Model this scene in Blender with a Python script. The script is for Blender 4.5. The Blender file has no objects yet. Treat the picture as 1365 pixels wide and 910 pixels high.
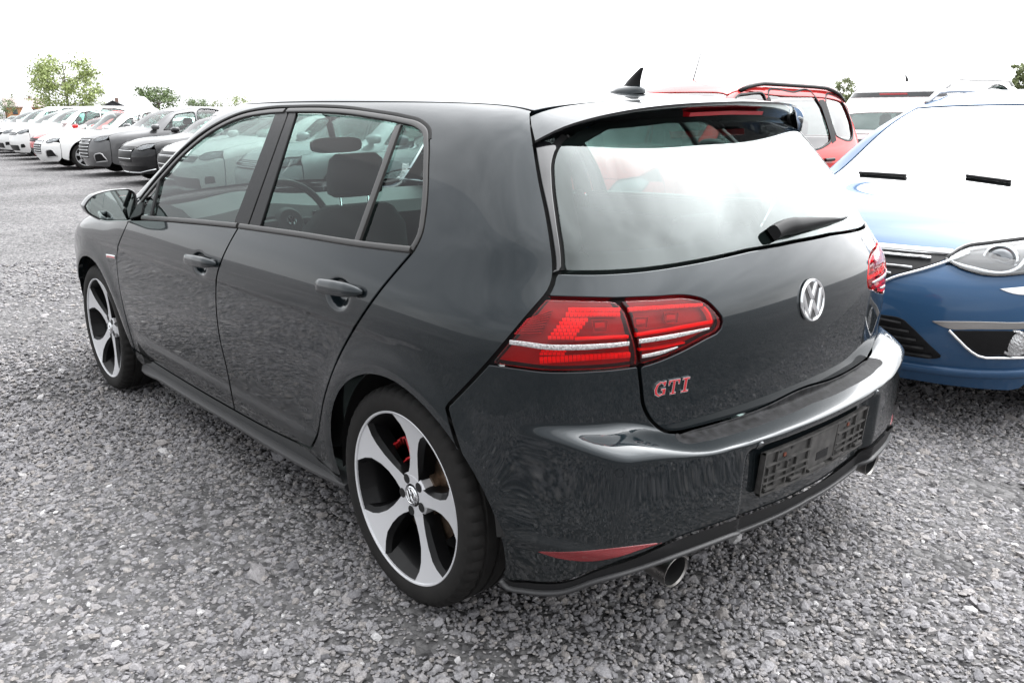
import bpy, bmesh, math, random
import numpy as np
from mathutils import Matrix, Vector
from mathutils.geometry import delaunay_2d_cdt
random.seed(7); RNG = np.random.default_rng(7)
SC = bpy.context.scene
COL = SC.collection

# ------------------------------------------------------------------ camera
CAM = np.array([-1.8543, 2.0624, 1.3670, -0.7172, -0.2665, -0.0092, 1142.4])
def cam_axes(p=CAM):
    yaw, pitch, roll = p[3:6]
    cy, sy, cp, sp = np.cos(yaw), np.sin(yaw), np.cos(pitch), np.sin(pitch)
    f = np.array([cy*cp, sy*cp, sp]); r = np.array([sy, -cy, 0.]); u = np.cross(r, f)
    c, s = np.cos(roll), np.sin(roll)
    return c*r+s*u, -s*r+c*u, f
cd = bpy.data.cameras.new('camera'); cam = bpy.data.objects.new('camera', cd); COL.objects.link(cam)
_r, _u, _f = cam_axes()
_m = Matrix(((_r[0], _u[0], -_f[0], CAM[0]), (_r[1], _u[1], -_f[1], CAM[1]), (_r[2], _u[2], -_f[2], CAM[2]), (0, 0, 0, 1)))
cam.matrix_world = _m
cd.sensor_width = 36; cd.lens = CAM[6]/1365*36; cd.clip_start = .05; cd.clip_end = 3000
SC.camera = cam
def proj(P):
    d = np.atleast_2d(P)-CAM[:3]; w = d@_f
    return np.stack([682.5+CAM[6]*(d@_r)/w, 455-CAM[6]*(d@_u)/w], -1)
def pxray(px):
    px = np.atleast_2d(np.asarray(px, float))
    d = _f+((px[:, :1]-682.5)*_r-(px[:, 1:2]-455)*_u)/CAM[6]
    return d/np.linalg.norm(d, axis=1, keepdims=True)
def ground_at(px, z=0.):
    D = pxray(px); t = (z-CAM[2])/D[:, 2]; return CAM[:3]+D*t[:, None]

# ------------------------------------------------------------------ world, sun, exposure
SUN_AZ, SUN_EL = math.radians(-88), math.radians(57)     # direction towards the sun, azimuth from +x to +y
W = bpy.data.worlds.new('World'); SC.world = W; W.use_nodes = True
def build_world():
    """hazy bright sky: Nishita plus thin cloud whose brightness follows the CIE sky with a bright ring round the veiled sun"""
    nt = W.node_tree; nt.nodes.clear(); N = nt.nodes.new; L = nt.links.new
    def math_(op, a, b=None):
        n = N('ShaderNodeMath'); n.operation = op
        for i, v in enumerate((a, b)):
            if v is None: continue
            if isinstance(v, (int, float)): n.inputs[i].default_value = v
            else: L(v, n.inputs[i])
        return n.outputs[0]
    out = N('ShaderNodeOutputWorld'); bg = N('ShaderNodeBackground')
    sky = N('ShaderNodeTexSky'); sky.sky_type = 'NISHITA'; sky.sun_disc = False
    sky.sun_elevation = SUN_EL; sky.sun_rotation = math.pi/2-SUN_AZ; sky.dust_density = 6
    tc = N('ShaderNodeTexCoord')
    dt = N('ShaderNodeVectorMath'); dt.operation = 'DOT_PRODUCT'; nm = N('ShaderNodeVectorMath'); nm.operation = 'NORMALIZE'; L(tc.outputs['Generated'], nm.inputs[0]); L(nm.outputs[0], dt.inputs[0])
    dt.inputs[1].default_value = (math.cos(SUN_AZ)*math.cos(SUN_EL), math.sin(SUN_AZ)*math.cos(SUN_EL), math.sin(SUN_EL))
    gam = math_('ARCCOSINE', math_('MINIMUM', math_('MAXIMUM', dt.outputs['Value'], -1.), 1.))
    ex = math_('EXPONENT', math_('MULTIPLY', gam, -2.6))
    cie = math_('ADD', math_('MULTIPLY', ex, CIE_C), 1.)
    mp = N('ShaderNodeMapping'); mp.inputs['Scale'].default_value = (1.0, 1.6, 2.6); L(nm.outputs[0], mp.inputs['Vector'])
    nz = N('ShaderNodeTexNoise'); nz.inputs['Scale'].default_value = 2.1; nz.inputs['Detail'].default_value = 7; nz.inputs['Roughness'].default_value = .5; nz.inputs['Distortion'].default_value = .5; L(mp.outputs[0], nz.inputs['Vector'])
    mr = N('ShaderNodeMapRange'); mr.inputs[1].default_value = .33; mr.inputs[2].default_value = .67; mr.inputs[3].default_value = .80; mr.inputs[4].default_value = 1.22; L(nz.outputs[0], mr.inputs[0])
    val = math_('MULTIPLY', math_('MULTIPLY', cie, mr.outputs[0]), SKY_L*10)
    cl = N('ShaderNodeCombineColor'); L(math_('MULTIPLY', val, .985), cl.inputs[0]); L(val, cl.inputs[1]); L(math_('MULTIPLY', val, 1.02), cl.inputs[2])
    mx = N('ShaderNodeMix'); mx.data_type = 'RGBA'; mx.inputs['Factor'].default_value = .82
    L(sky.outputs[0], mx.inputs[6]); L(cl.outputs[0], mx.inputs[7]); L(mx.outputs[2], bg.inputs[0]); bg.inputs[1].default_value = .1; L(bg.outputs[0], out.inputs[0])
CIE_C, SKY_L = 18., .62
build_world()
sl = bpy.data.lights.new('sun', 'SUN'); so = bpy.data.objects.new('sun', sl); COL.objects.link(so)
sl.energy = .5; sl.angle = math.radians(150); sl.color = (1, .96, .9)
so.rotation_euler = Vector((math.cos(SUN_AZ)*math.cos(SUN_EL), math.sin(SUN_AZ)*math.cos(SUN_EL), math.sin(SUN_EL))).to_track_quat('Z', 'Y').to_euler()
so.location = (0, 0, 30)
SC.view_settings.view_transform = 'Standard'; SC.view_settings.look = 'None'; SC.view_settings.exposure = 1.02; SC.view_settings.gamma = 1
SC.view_settings.use_curve_mapping = False
SC.render.engine = 'CYCLES'
SC.cycles.use_denoising = True
SC.cycles.max_bounces = 10; SC.cycles.transparent_max_bounces = 24; SC.cycles.glossy_bounces = 5; SC.cycles.diffuse_bounces = 4

# ------------------------------------------------------------------ materials
MATS = {}
def mat(name, col=(.5, .5, .5), rough=.5, metal=0., coat=0., coat_rough=.03, spec=.5, emis=None, es=0., noise=None, bump=None):
    """noise=(scale, amount) varies the colour, bump=(scale, strength, distance)"""
    if name in MATS: return MATS[name]
    m = bpy.data.materials.new(name); m.use_nodes = True; nt = m.node_tree; b = nt.nodes['Principled BSDF']
    I = b.inputs
    I['Base Color'].default_value = (*col, 1); I['Roughness'].default_value = rough; I['Metallic'].default_value = metal
    I['Coat Weight'].default_value = coat; I['Coat Roughness'].default_value = coat_rough; I['Specular IOR Level'].default_value = spec
    if emis: I['Emission Color'].default_value = (*emis, 1); I['Emission Strength'].default_value = es
    if noise or bump:
        tc = nt.nodes.new('ShaderNodeTexCoord')
    if noise:
        n = nt.nodes.new('ShaderNodeTexNoise'); n.inputs['Scale'].default_value = noise[0]; n.inputs['Detail'].default_value = 6
        nt.links.new(tc.outputs['Object'], n.inputs['Vector'])
        mr = nt.nodes.new('ShaderNodeMapRange'); mr.inputs[3].default_value = 1-noise[1]; mr.inputs[4].default_value = 1+noise[1]
        mr.inputs[1].default_value = .3; mr.inputs[2].default_value = .7
        nt.links.new(n.outputs[0], mr.inputs[0])
        mu = nt.nodes.new('ShaderNodeVectorMath'); mu.operation = 'SCALE'; mu.inputs[0].default_value = col
        nt.links.new(mr.outputs[0], mu.inputs['Scale']); nt.links.new(mu.outputs[0], I['Base Color'])
        mr2 = nt.nodes.new('ShaderNodeMapRange'); mr2.inputs[3].default_value = max(0, rough-.08); mr2.inputs[4].default_value = min(1, rough+.08)
        nt.links.new(n.outputs[0], mr2.inputs[0]); nt.links.new(mr2.outputs[0], I['Roughness'])
    if bump:
        n = nt.nodes.new('ShaderNodeTexNoise'); n.inputs['Scale'].default_value = bump[0]; n.inputs['Detail'].default_value = 4
        nt.links.new(tc.outputs['Object'], n.inputs['Vector'])
        bp = nt.nodes.new('ShaderNodeBump'); bp.inputs['Strength'].default_value = bump[1]; bp.inputs['Distance'].default_value = bump[2]
        nt.links.new(n.outputs[0], bp.inputs['Height']); nt.links.new(bp.outputs[0], I['Normal'])
    MATS[name] = m; return m
def glass(name, tint, boost=1.0, rough=0., refl=(1, 1, 1)):
    """thin pane: tinted see-through plus a Fresnel mirror"""
    if name in MATS: return MATS[name]
    m = bpy.data.materials.new(name); m.use_nodes = True; nt = m.node_tree; nt.nodes.clear()
    o = nt.nodes.new('ShaderNodeOutputMaterial'); t = nt.nodes.new('ShaderNodeBsdfTransparent'); g = nt.nodes.new('ShaderNodeBsdfGlossy')
    t.inputs[0].default_value = (*tint, 1); g.inputs['Roughness'].default_value = rough; g.inputs[0].default_value = (*refl, 1)
    fr = nt.nodes.new('ShaderNodeFresnel'); fr.inputs[0].default_value = 1.52
    mu = nt.nodes.new('ShaderNodeMath'); mu.operation = 'MULTIPLY'; mu.use_clamp = True; mu.inputs[1].default_value = 1.7*boost
    mx = nt.nodes.new('ShaderNodeMixShader')
    L = nt.links.new
    L(fr.outputs[0], mu.inputs[0]); L(mu.outputs[0], mx.inputs[0]); L(t.outputs[0], mx.inputs[1]); L(g.outputs[0], mx.inputs[2]); L(mx.outputs[0], o.inputs[0])
    MATS[name] = m; return m
def carpaint(name, col, metal=.0, rough=.4, coat=1., dust=.0):
    if name in MATS: return MATS[name]
    m = bpy.data.materials.new(name); m.use_nodes = True; nt = m.node_tree; b = nt.nodes['Principled BSDF']; I = b.inputs; L = nt.links.new
    I['Base Color'].default_value = (*col, 1); I['Metallic'].default_value = metal; I['Roughness'].default_value = rough
    I['Coat Weight'].default_value = coat; I['Coat Roughness'].default_value = .035; I['Coat IOR'].default_value = 1.5; I['Specular IOR Level'].default_value = 0.
    tc = nt.nodes.new('ShaderNodeTexCoord')
    if dust:
        # a thin film of road dust: thicker low down and in uneven smears
        ge = nt.nodes.new('ShaderNodeNewGeometry'); sp = nt.nodes.new('ShaderNodeSeparateXYZ'); L(ge.outputs['Position'], sp.inputs[0])
        mr = nt.nodes.new('ShaderNodeMapRange'); mr.inputs[1].default_value = .2; mr.inputs[2].default_value = .62; mr.inputs[3].default_value = 1; mr.inputs[4].default_value = 0
        L(sp.outputs[2], mr.inputs[0])
        n = nt.nodes.new('ShaderNodeTexNoise'); n.inputs['Scale'].default_value = 9; n.inputs['Detail'].default_value = 8; n.inputs['Roughness'].default_value = .65
        L(tc.outputs['Object'], n.inputs['Vector'])
        mu = nt.nodes.new('ShaderNodeMath'); mu.operation = 'MULTIPLY'; L(mr.outputs[0], mu.inputs[0]); L(n.outputs[0], mu.inputs[1])
        m2 = nt.nodes.new('ShaderNodeMath'); m2.operation = 'MULTIPLY_ADD'; L(mu.outputs[0], m2.inputs[0]); m2.inputs[1].default_value = dust; 
        n3 = nt.nodes.new('ShaderNodeTexNoise'); n3.inputs['Scale'].default_value = 240; n3.inputs['Detail'].default_value = 2; L(tc.outputs['Object'], n3.inputs['Vector'])
        r3 = nt.nodes.new('ShaderNodeMapRange'); r3.inputs[1].default_value = .69; r3.inputs[2].default_value = .74; r3.inputs[4].default_value = .25*dust; L(n3.outputs[0], r3.inputs[0])
        L(r3.outputs[0], m2.inputs[2])
        df = nt.nodes.new('ShaderNodeBsdfDiffuse'); df.inputs[0].default_value = (.16, .145, .13, 1)
        mx = nt.nodes.new('ShaderNodeMixShader'); L(m2.outputs[0], mx.inputs[0]); L(b.outputs[0], mx.inputs[1]); L(df.outputs[0], mx.inputs[2])
        L(mx.outputs[0], nt.nodes['Material Output'].inputs[0])
    MATS[name] = m; return m
BLACK = mat('black_plastic', (.006, .006, .0065), .42, spec=.22, noise=(60, .25))
MATTE = mat('matte_trim', (.011, .011, .0115), .55, spec=.22, bump=(500, .15, .001))
GAP = mat('gap_black', (.004, .004, .004), .8)
RUBBER = mat('rubber', (.0085, .0078, .0072), .75, spec=.3, noise=(25, .35))
CHROME = mat('chrome', (.82, .83, .84), .08, 1.)
PIANO = mat('gloss_black', (.004, .004, .005), .12, 0, 1., .01)

# ------------------------------------------------------------------ scene helpers
def link(o, parent=None):
    COL.objects.link(o)
    if parent is not None: o.parent = parent
    return o
def tag(o, label=None, cat=None, group=None, kind=None):
    for k, v in (('label', label), ('category', cat), ('group', group), ('kind', kind)):
        if v: o[k] = v
    return o
def empty(name, loc=(0, 0, 0), rz=0., label=None, cat=None, group=None):
    o = bpy.data.objects.new(name, None); link(o); o.location = loc; o.rotation_euler = (0, 0, rz); o.empty_display_size = .2
    return tag(o, label, cat, group)
def mk(name, V, Fc, material, parent=None, normals=None, smooth=True):
    me = bpy.data.meshes.new(name); me.from_pydata([tuple(map(float, v)) for v in V], [], [tuple(int(i) for i in f) for f in Fc])
    mats = material if isinstance(material, (list, tuple)) else [material]
    for q in mats: me.materials.append(q)
    me.polygons.foreach_set('use_smooth', [smooth]*len(me.polygons)); me.update()
    if normals is not None:
        me.normals_split_custom_set_from_vertices([tuple(map(float, n)) for n in normals])
    o = bpy.data.objects.new(name, me); link(o, parent); return o
class MB:
    """mesh collector"""
    def __init__(s): s.V = []; s.F = []
    def add(s, V, Fc):
        b = len(s.V); s.V += [tuple(v) for v in V]; s.F += [tuple(i+b for i in f) for f in Fc]; return s
    def box(s, c, d, M=None):
        v = [np.array([sx*d[0]/2, sy*d[1]/2, sz*d[2]/2]) for sx in (-1, 1) for sy in (-1, 1) for sz in (-1, 1)]
        if M is not None: v = [M@q for q in v]
        v = [q+np.array(c) for q in v]
        return s.add(v, [(0, 1, 3, 2), (4, 6, 7, 5), (0, 4, 5, 1), (2, 3, 7, 6), (0, 2, 6, 4), (1, 5, 7, 3)])
    def tube(s, pts, r, n=10, caps=True, up=(0, 0, 1), sx=1.):
        pts = np.asarray(pts, float); m = len(pts); r = np.broadcast_to(r, (m,))
        T = np.gradient(pts, axis=0); T /= np.linalg.norm(T, axis=1, keepdims=True)+1e-12
        V = []
        for p, t, q in zip(pts, T, r):
            a = np.cross(t, up); 
            if np.linalg.norm(a) < 1e-4: a = np.cross(t, (1, 0, 0.01))
            a /= np.linalg.norm(a); b = np.cross(a, t)
            for k in range(n):
                w = 2*math.pi*k/n; V.append(p+q*(a*math.cos(w)*sx+b*math.sin(w)))
        Fc = [(i*n+k, i*n+(k+1) % n, (i+1)*n+(k+1) % n, (i+1)*n+k) for i in range(m-1) for k in range(n)]
        if caps: Fc += [tuple(range(n))[::-1], tuple((m-1)*n+k for k in range(n))]
        return s.add(V, Fc)
    def lathe(s, prof, n=48, axis='y', c=(0, 0, 0), closed=False):
        """prof = [(radius, along)]; around the given axis"""
        V = []; c = np.array(c, float)
        for k in range(n):
            w = 2*math.pi*k/n
            for r, a in prof:
                q = (r*math.cos(w), a, r*math.sin(w)) if axis == 'y' else ((a, r*math.cos(w), r*math.sin(w)) if axis == 'x' else (r*math.cos(w), r*math.sin(w), a))
                V.append(c+np.array(q))
        m = len(prof); Fc = []
        for k in range(n):
            k2 = (k+1) % n
            for i in range(m-1): Fc.append((k*m+i, k*m+i+1, k2*m+i+1, k2*m+i))
        return s.add(V, Fc)
    def prism(s, poly, fn, depth, nrm):
        """poly (2d) -> fn(u,v) front face, extruded by -nrm*depth"""
        n = len(poly); A = [np.array(fn(*p)) for p in poly]; B = [a-np.array(nrm)*depth for a in A]
        return s.add(A+B, [tuple(range(n)), tuple(range(2*n-1, n-1, -1))]+[(i, (i+1) % n, n+(i+1) % n, n+i)[::-1] for i in range(n)])
    def build(s, name, material, parent=None, smooth=True, angle=35):
        o = mk(name, s.V, s.F, material, parent, None, smooth)
        if smooth and angle: sharp(o, angle)
        return o
def sharp(o, deg):
    me = o.data; bm = bmesh.new(); bm.from_mesh(me); bmesh.ops.recalc_face_normals(bm, faces=bm.faces)
    c = math.radians(deg)
    for e in bm.edges:
        e.smooth = not (len(e.link_faces) == 2 and e.calc_face_angle(0) > c)
    bm.to_mesh(me); bm.free()
def bevel(o, w, seg=2):
    b = o.modifiers.new('bevel', 'BEVEL'); b.width = w; b.segments = seg; b.limit_method = 'ANGLE'; b.angle_limit = math.radians(40); b.harden_normals = False
    return o

# ------------------------------------------------------------------ splines and implicit bodies
def nat_basis(xk):
    n = len(xk); xk = np.asarray(xk, float); h = np.diff(xk)
    A = np.zeros((n, n)); B = np.zeros((n, n)); A[0, 0] = A[-1, -1] = 1
    for i in range(1, n-1):
        A[i, i-1] = h[i-1]; A[i, i] = 2*(h[i-1]+h[i]); A[i, i+1] = h[i]
        B[i, i-1] = 6/h[i-1]; B[i, i] = -6/h[i-1]-6/h[i]; B[i, i+1] = 6/h[i]
    return xk, h, np.linalg.solve(A, B)
class Sp:
    def __init__(s, xk, yk):
        s.x, s.h, M = nat_basis(xk); s.y = np.asarray(yk, float); s.m = M@s.y
    def __call__(s, x):
        x = np.asarray(x, float); xc = np.clip(x, s.x[0], s.x[-1])
        i = np.clip(np.searchsorted(s.x, xc)-1, 0, len(s.h)-1); h = s.h[i]
        a = (s.x[i+1]-xc)/h; b = 1-a
        v = a*s.y[i]+b*s.y[i+1]+((a**3-a)*s.m[i]+(b**3-b)*s.m[i+1])*h*h/6
        d0 = (s.y[1]-s.y[0])/s.h[0]-s.h[0]*(2*s.m[0]+s.m[1])/6
        d1 = (s.y[-1]-s.y[-2])/s.h[-1]+s.h[-1]*(s.m[-2]+2*s.m[-1])/6
        return v+(x-xc)*np.where(x < s.x[0], d0, d1)
class Sp2:
    def __init__(s, xk, zk, T):
        s.rows = [Sp(zk, r) for r in T]; s.xk, s.h, s.M = nat_basis(xk)
    def __call__(s, x, z):
        R = np.stack([r(z) for r in s.rows]); m = np.tensordot(s.M, R, 1)
        xc = np.clip(x, s.xk[0], s.xk[-1]); i = np.clip(np.searchsorted(s.xk, xc)-1, 0, len(s.h)-1); h = s.h[i]
        a = (s.xk[i+1]-xc)/h; b = 1-a; j = np.arange(len(i))
        return a*R[i, j]+b*R[i+1, j]+((a**3-a)*m[i, j]+(b**3-b)*m[i+1, j])*h*h/6
def lse(k, *a):
    m = np.maximum.reduce(a); return m+k*np.log(sum(np.exp((q-m)/k) for q in a))
def sstep(a, b, x):
    t = np.clip((x-a)/(b-a), 0, 1); return t*t*t*(t*(6*t-15)+10)
CHUNK = 40000
class Surf:
    """a body F(P)=0, solved along rays; chart: (s, v) around a spine"""
    def __init__(s, F, xa, xb, zc, L=.75, L2=.85): s.F = F; s.xa, s.xb, s.zc, s.L, s.L2 = xa, xb, zc, L, L2; s.loc = np.zeros(3); s.rz = 0.
    def solve(s, O, D, lo, hi, off=0., it=30):
        lo = np.full(len(O), lo, float); hi = np.full(len(O), hi, float)
        for _ in range(7):
            m = (lo+hi)/2; g = s.F(O+D*m[:, None])-off < 0
            lo = np.where(g, m, lo); hi = np.where(g, hi, m)
        fa = s.F(O+D*lo[:, None])-off; fb = s.F(O+D*hi[:, None])-off      # then Illinois steps
        for _ in range(9):
            m = np.clip(lo-fa*(hi-lo)/(fb-fa+1e-15), lo, hi); fm = s.F(O+D*m[:, None])-off; g = fm < 0
            fb = np.where(g, np.where(fb > 0, fb*.5, fb), fm); fa_ = np.where(g, fm, fa*.5)
            lo = np.where(g, m, lo); hi = np.where(g, hi, m); fa = fa_; last = m
        return O+D*last[:, None]
    def to(s, P):
        P = np.atleast_2d(P); x, y, z = P.T
        dx = np.where(x < s.xa, s.xa-x, np.where(x > s.xb, x-s.xb, 0.))
        az = np.arctan2(dx, y); h = np.hypot(dx, y)
        u = np.where(x < s.xa, s.xa-az*s.L, np.where(x > s.xb, s.xb+az*s.L, x))
        return np.stack([u, np.arctan2(z-s.zc, h)*s.L2], -1)
    def ray(s, Q):
        u, v = np.atleast_2d(Q).T; e = v/s.L2
        az = np.where(u < s.xa, (s.xa-u)/s.L, np.where(u > s.xb, (u-s.xb)/s.L, 0.)); sg = np.where(u < s.xa, -1., 1.)
        D = np.stack([sg*np.sin(az)*np.cos(e), np.cos(az)*np.cos(e), np.sin(e)], -1)
        O = np.stack([np.clip(u, s.xa, s.xb), 0*u, 0*u+s.zc], -1)
        return O, D
    def pt(s, Q, off=0.):
        O, D = s.ray(Q); return s.solve(O, D, .15, 2.6, off)
    def nrm(s, P, h=1.5e-3):
        g = np.stack([s.F(P+np.eye(3)[i]*h)-s.F(P-np.eye(3)[i]*h) for i in range(3)], -1)
        return g/(np.linalg.norm(g, axis=1, keepdims=True)+1e-12)
    def side(s, xz, off=0.):
        xz = np.atleast_2d(np.asarray(xz, float)); O = np.stack([xz[:, 0], 0*xz[:, 0], xz[:, 1]], -1)
        return s.solve(O, np.broadcast_to(np.array([0., 1, 0]), O.shape), .0, 1.3, off)
    def top(s, xy, off=0., z0=.5):
        xy = np.atleast_2d(np.asarray(xy, float)); O = np.stack([xy[:, 0], xy[:, 1], 0*xy[:, 0]+z0], -1)
        return s.solve(O, np.broadcast_to(np.array([0., 0, 1]), O.shape), .0, 2., off)
    def hit(s, px, off=0., n=300, tmax=7.):
        D = pxray(px); C0 = CAM[:3]-s.loc; cr, sr = math.cos(s.rz), math.sin(s.rz); R = np.array([[cr, sr, 0], [-sr, cr, 0], [0, 0, 1]])
        D = D@R.T; C0 = R@C0; t = np.linspace(1.1, tmax, n); P = C0+D[:, None, :]*t[None, :, None]
        f = s.F(P.reshape(-1, 3)).reshape(len(D), n)-off
        b = f < 0; i = np.argmax(b, 1); i = np.where(b.any(1), i, np.argmin(f, 1))
        lo = t[np.maximum(i-1, 0)]; hi = t[i]
        for _ in range(36):
            m = (lo+hi)/2; g = s.F(C0+D*m[:, None])-off < 0; hi = np.where(g, m, hi); lo = np.where(g, lo, m)
        return C0+D*hi[:, None]
    def chart_px(s, px, off=0.): return s.to(s.hit(px, off))
class TopChart:
    """vertical rays: (x, y) is the chart"""
    def __init__(s, S, z0=.5): s.S = S; s.z0 = z0
    def to(s, P): return np.atleast_2d(P)[:, :2]
    def pt(s, Q, off=0.): return s.S.top(Q, off, s.z0)
    def nrm(s, P): return s.S.nrm(P)

def smooth_line(P, step, closed=False):
    """centripetal-ish Catmull-Rom through points of any dimension, resampled"""
    P = np.asarray(P, float)
    if len(P) < 3: 
        n = max(2, int(np.linalg.norm(P[-1]-P[0])/step)+1); t = np.linspace(0, 1, n)[:, None]; return P[0]*(1-t)+P[-1]*t
    d = np.r_[0, np.cumsum(np.linalg.norm(np.diff(P, axis=0), axis=1))]
    keep = np.r_[True, np.diff(d) > 1e-6]; P = P[keep]; d = d[keep]
    T = np.zeros_like(P)
    for i in range(1, len(P)-1):
        h0, h1 = d[i]-d[i-1], d[i+1]-d[i]; T[i] = ((P[i]-P[i-1])/h0*h1+(P[i+1]-P[i])/h1*h0)/(h0+h1)
    T[0] = 1.5*(P[1]-P[0])/(d[1]-d[0])-.5*T[1]; T[-1] = 1.5*(P[-1]-P[-2])/(d[-1]-d[-2])-.5*T[-2]
    n = max(2, int(d[-1]/step)+1); q = np.linspace(0, d[-1], n); i = np.clip(np.searchsorted(d, q)-1, 0, len(d)-2)
    h = (d[i+1]-d[i])[:, None]; t = ((q-d[i])[:, None])/h
    return (2*t**3-3*t**2+1)*P[i]+(t**3-2*t**2+t)*h*T[i]+(-2*t**3+3*t**2)*P[i+1]+(t**3-t**2)*h*T[i+1]
def resample(P, step):
    P = np.asarray(P, float); d = np.r_[0, np.cumsum(np.linalg.norm(np.diff(P, axis=0), axis=1))]
    n = max(2, int(round(d[-1]/step))+1); q = np.linspace(0, d[-1], n)
    return np.stack([np.interp(q, d, P[:, k]) for k in range(P.shape[1])], -1)
def join_lines(*ls):
    out = []
    for l in ls:
        for p in np.atleast_2d(l):
            if not out or np.linalg.norm(p-out[-1]) > 2e-3: out.append(np.asarray(p, float))
    if np.linalg.norm(out[0]-out[-1]) < 2e-3: out.pop()
    return np.array(out)
def area2(P): return .5*np.sum(P[:, 0]*np.roll(P[:, 1], -1)-np.roll(P[:, 0], -1)*P[:, 1])
def inset_poly(P, d):
    if area2(P) < 0: P = P[::-1]
    e = np.roll(P, -1, 0)-P; e /= np.linalg.norm(e, axis=1, keepdims=True)+1e-12
    n1 = np.stack([-e[:, 1], e[:, 0]], -1); n0 = np.roll(n1, 1, 0)
    b = n0+n1; b /= np.linalg.norm(b, axis=1, keepdims=True)+1e-9
    c = np.clip(np.sum(b*n1, 1), .45, 1)
    return P+b*(d/c)[:, None]
def inside(P, Q):
    x, y = Q.T; r = np.zeros(len(Q), bool); j = len(P)-1
    for i in range(len(P)):
        xi, yi, xj, yj = P[i, 0], P[i, 1], P[j, 0], P[j, 1]
        c = (yi > y) != (yj > y); r ^= c & (x < (xj-xi)*(y-yi)/(yj-yi+1e-15)+xi); j = i
    return r
def dist_seg(P, Q):
    """distance to a closed outline, by its (dense) points and edge middles"""
    A = np.concatenate([P, (P+np.roll(P, -1, 0))/2]); d = np.empty(len(Q))
    for i in range(0, len(Q), 4000): d[i:i+4000] = np.sqrt(((Q[i:i+4000, None, :]-A[None])**2).sum(-1).min(1))
    return d
def cdt(poly, grid, holes=()):
    """polygon(s) + interior grid -> 2D verts, tris"""
    lo, hi = poly.min(0), poly.max(0)
    gx = np.arange(lo[0], hi[0], grid); gy = np.arange(lo[1], hi[1], grid*.866)
    G = np.stack(np.meshgrid(gx, gy), -1); G[1::2, :, 0] += grid/2; G = G.reshape(-1, 2)
    G = G[inside(poly, G)]; 
    if len(G): G = G[dist_seg(poly, G) > grid*.45]
    for h in holes:
        if len(G): G = G[~inside(h, G)]
        if len(G): G = G[dist_seg(h, G) > grid*.45]
    V = [poly]; E = []; b = 0; n = len(poly); E += [(i, (i+1) % n) for i in range(n)]; b = n
    for h in holes:
        m = len(h); V.append(h); E += [(b+i, b+(i+1) % m) for i in range(m)]; b += m
    A = np.concatenate(V+[G]) if len(G) else np.concatenate(V)
    r = delaunay_2d_cdt([Vector(p) for p in A.tolist()], E, [], 0, 1e-7)
    v2 = np.array([tuple(p) for p in r[0]]); tri = np.array(r[2])
    c = v2[tri].mean(1); k = inside(poly, c)
    for h in holes: k &= ~inside(h, c)
    return v2, tri[k]
def panel(name, poly, surf, material, parent=None, grid=.02, gap=.0022, rnd=.0025, depth=.022, off=0., holes=(), mirror=True, step=.012, disp=None, label=None):
    """a sheet cut out of a body surface, with a rounded, turned-in edge; mirror=True also builds the right-hand twin"""
    poly = inset_poly(resample(np.r_[poly, poly[:1]], step)[:-1], gap+rnd)
    hs = [inset_poly(resample(np.r_[h, h[:1]], step)[:-1], -(gap+rnd)) for h in holes]
    v2, tri = cdt(poly, grid, hs)
    P = surf.pt(v2, off); N = surf.nrm(P)
    if disp is not None: P, N = disp(P, N)
    a = np.cross(P[tri[:, 1]]-P[tri[:, 0]], P[tri[:, 2]]-P[tri[:, 0]]); fl = np.sum(a*N[tri[:, 0]], 1) < 0
    tri[fl] = tri[fl][:, ::-1]
    V = [P]; NN = [N]; Fc = [tuple(t) for t in tri]
    # border
    if depth > 0:
        from collections import defaultdict
        cnt = defaultdict(int); nxt = {}
        for t in tri:
            for i in range(3): cnt[(t[i], t[(i+1) % 3])] += 1
        for (i, j) in cnt:
            if (j, i) not in cnt: nxt[i] = j
        base = len(P); seen = set()
        for st in list(nxt):
            if st in seen: continue
            loop = [st]; seen.add(st); q = nxt[st]
            while q != st and q in nxt and q not in seen: loop.append(q); seen.add(q); q = nxt[q]
            if q != st or len(loop) < 3: continue
            lp = np.array(loop); p = P[lp]; n = N[lp]
            t = np.roll(p, -1, 0)-np.roll(p, 1, 0); t /= np.linalg.norm(t, axis=1, keepdims=True)+1e-12
            o = np.cross(t, n); o /= np.linalg.norm(o, axis=1, keepdims=True)+1e-12
            rings = [(p+o*rnd*.7-n*rnd*.3, n+o), (p+o*rnd-n*rnd, o), (p+o*rnd-n*depth, o)]
            m = len(lp); prev = lp
            for pos, nn in rings:
                V.append(pos); NN.append(nn/(np.linalg.norm(nn, axis=1, keepdims=True)+1e-12)); cur = np.arange(base, base+m); base += m
                for i in range(m):
                    j = (i+1) % m; Fc.append((prev[j], prev[i], cur[i], cur[j]))
                prev = cur
    V = np.concatenate(V); NN = np.concatenate(NN); out = []
    o = mk(name, V, Fc, material, parent[0] if isinstance(parent, (list, tuple)) else parent, NN); out.append(o)
    if mirror:
        f = np.array([1, -1, 1]); o2 = mk(name, V*f, [t[::-1] for t in Fc], material, parent[1] if isinstance(parent, (list, tuple)) else parent, NN*f); out.append(o2)
    if label:
        for q in out: q['label'] = label
    return out
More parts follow.
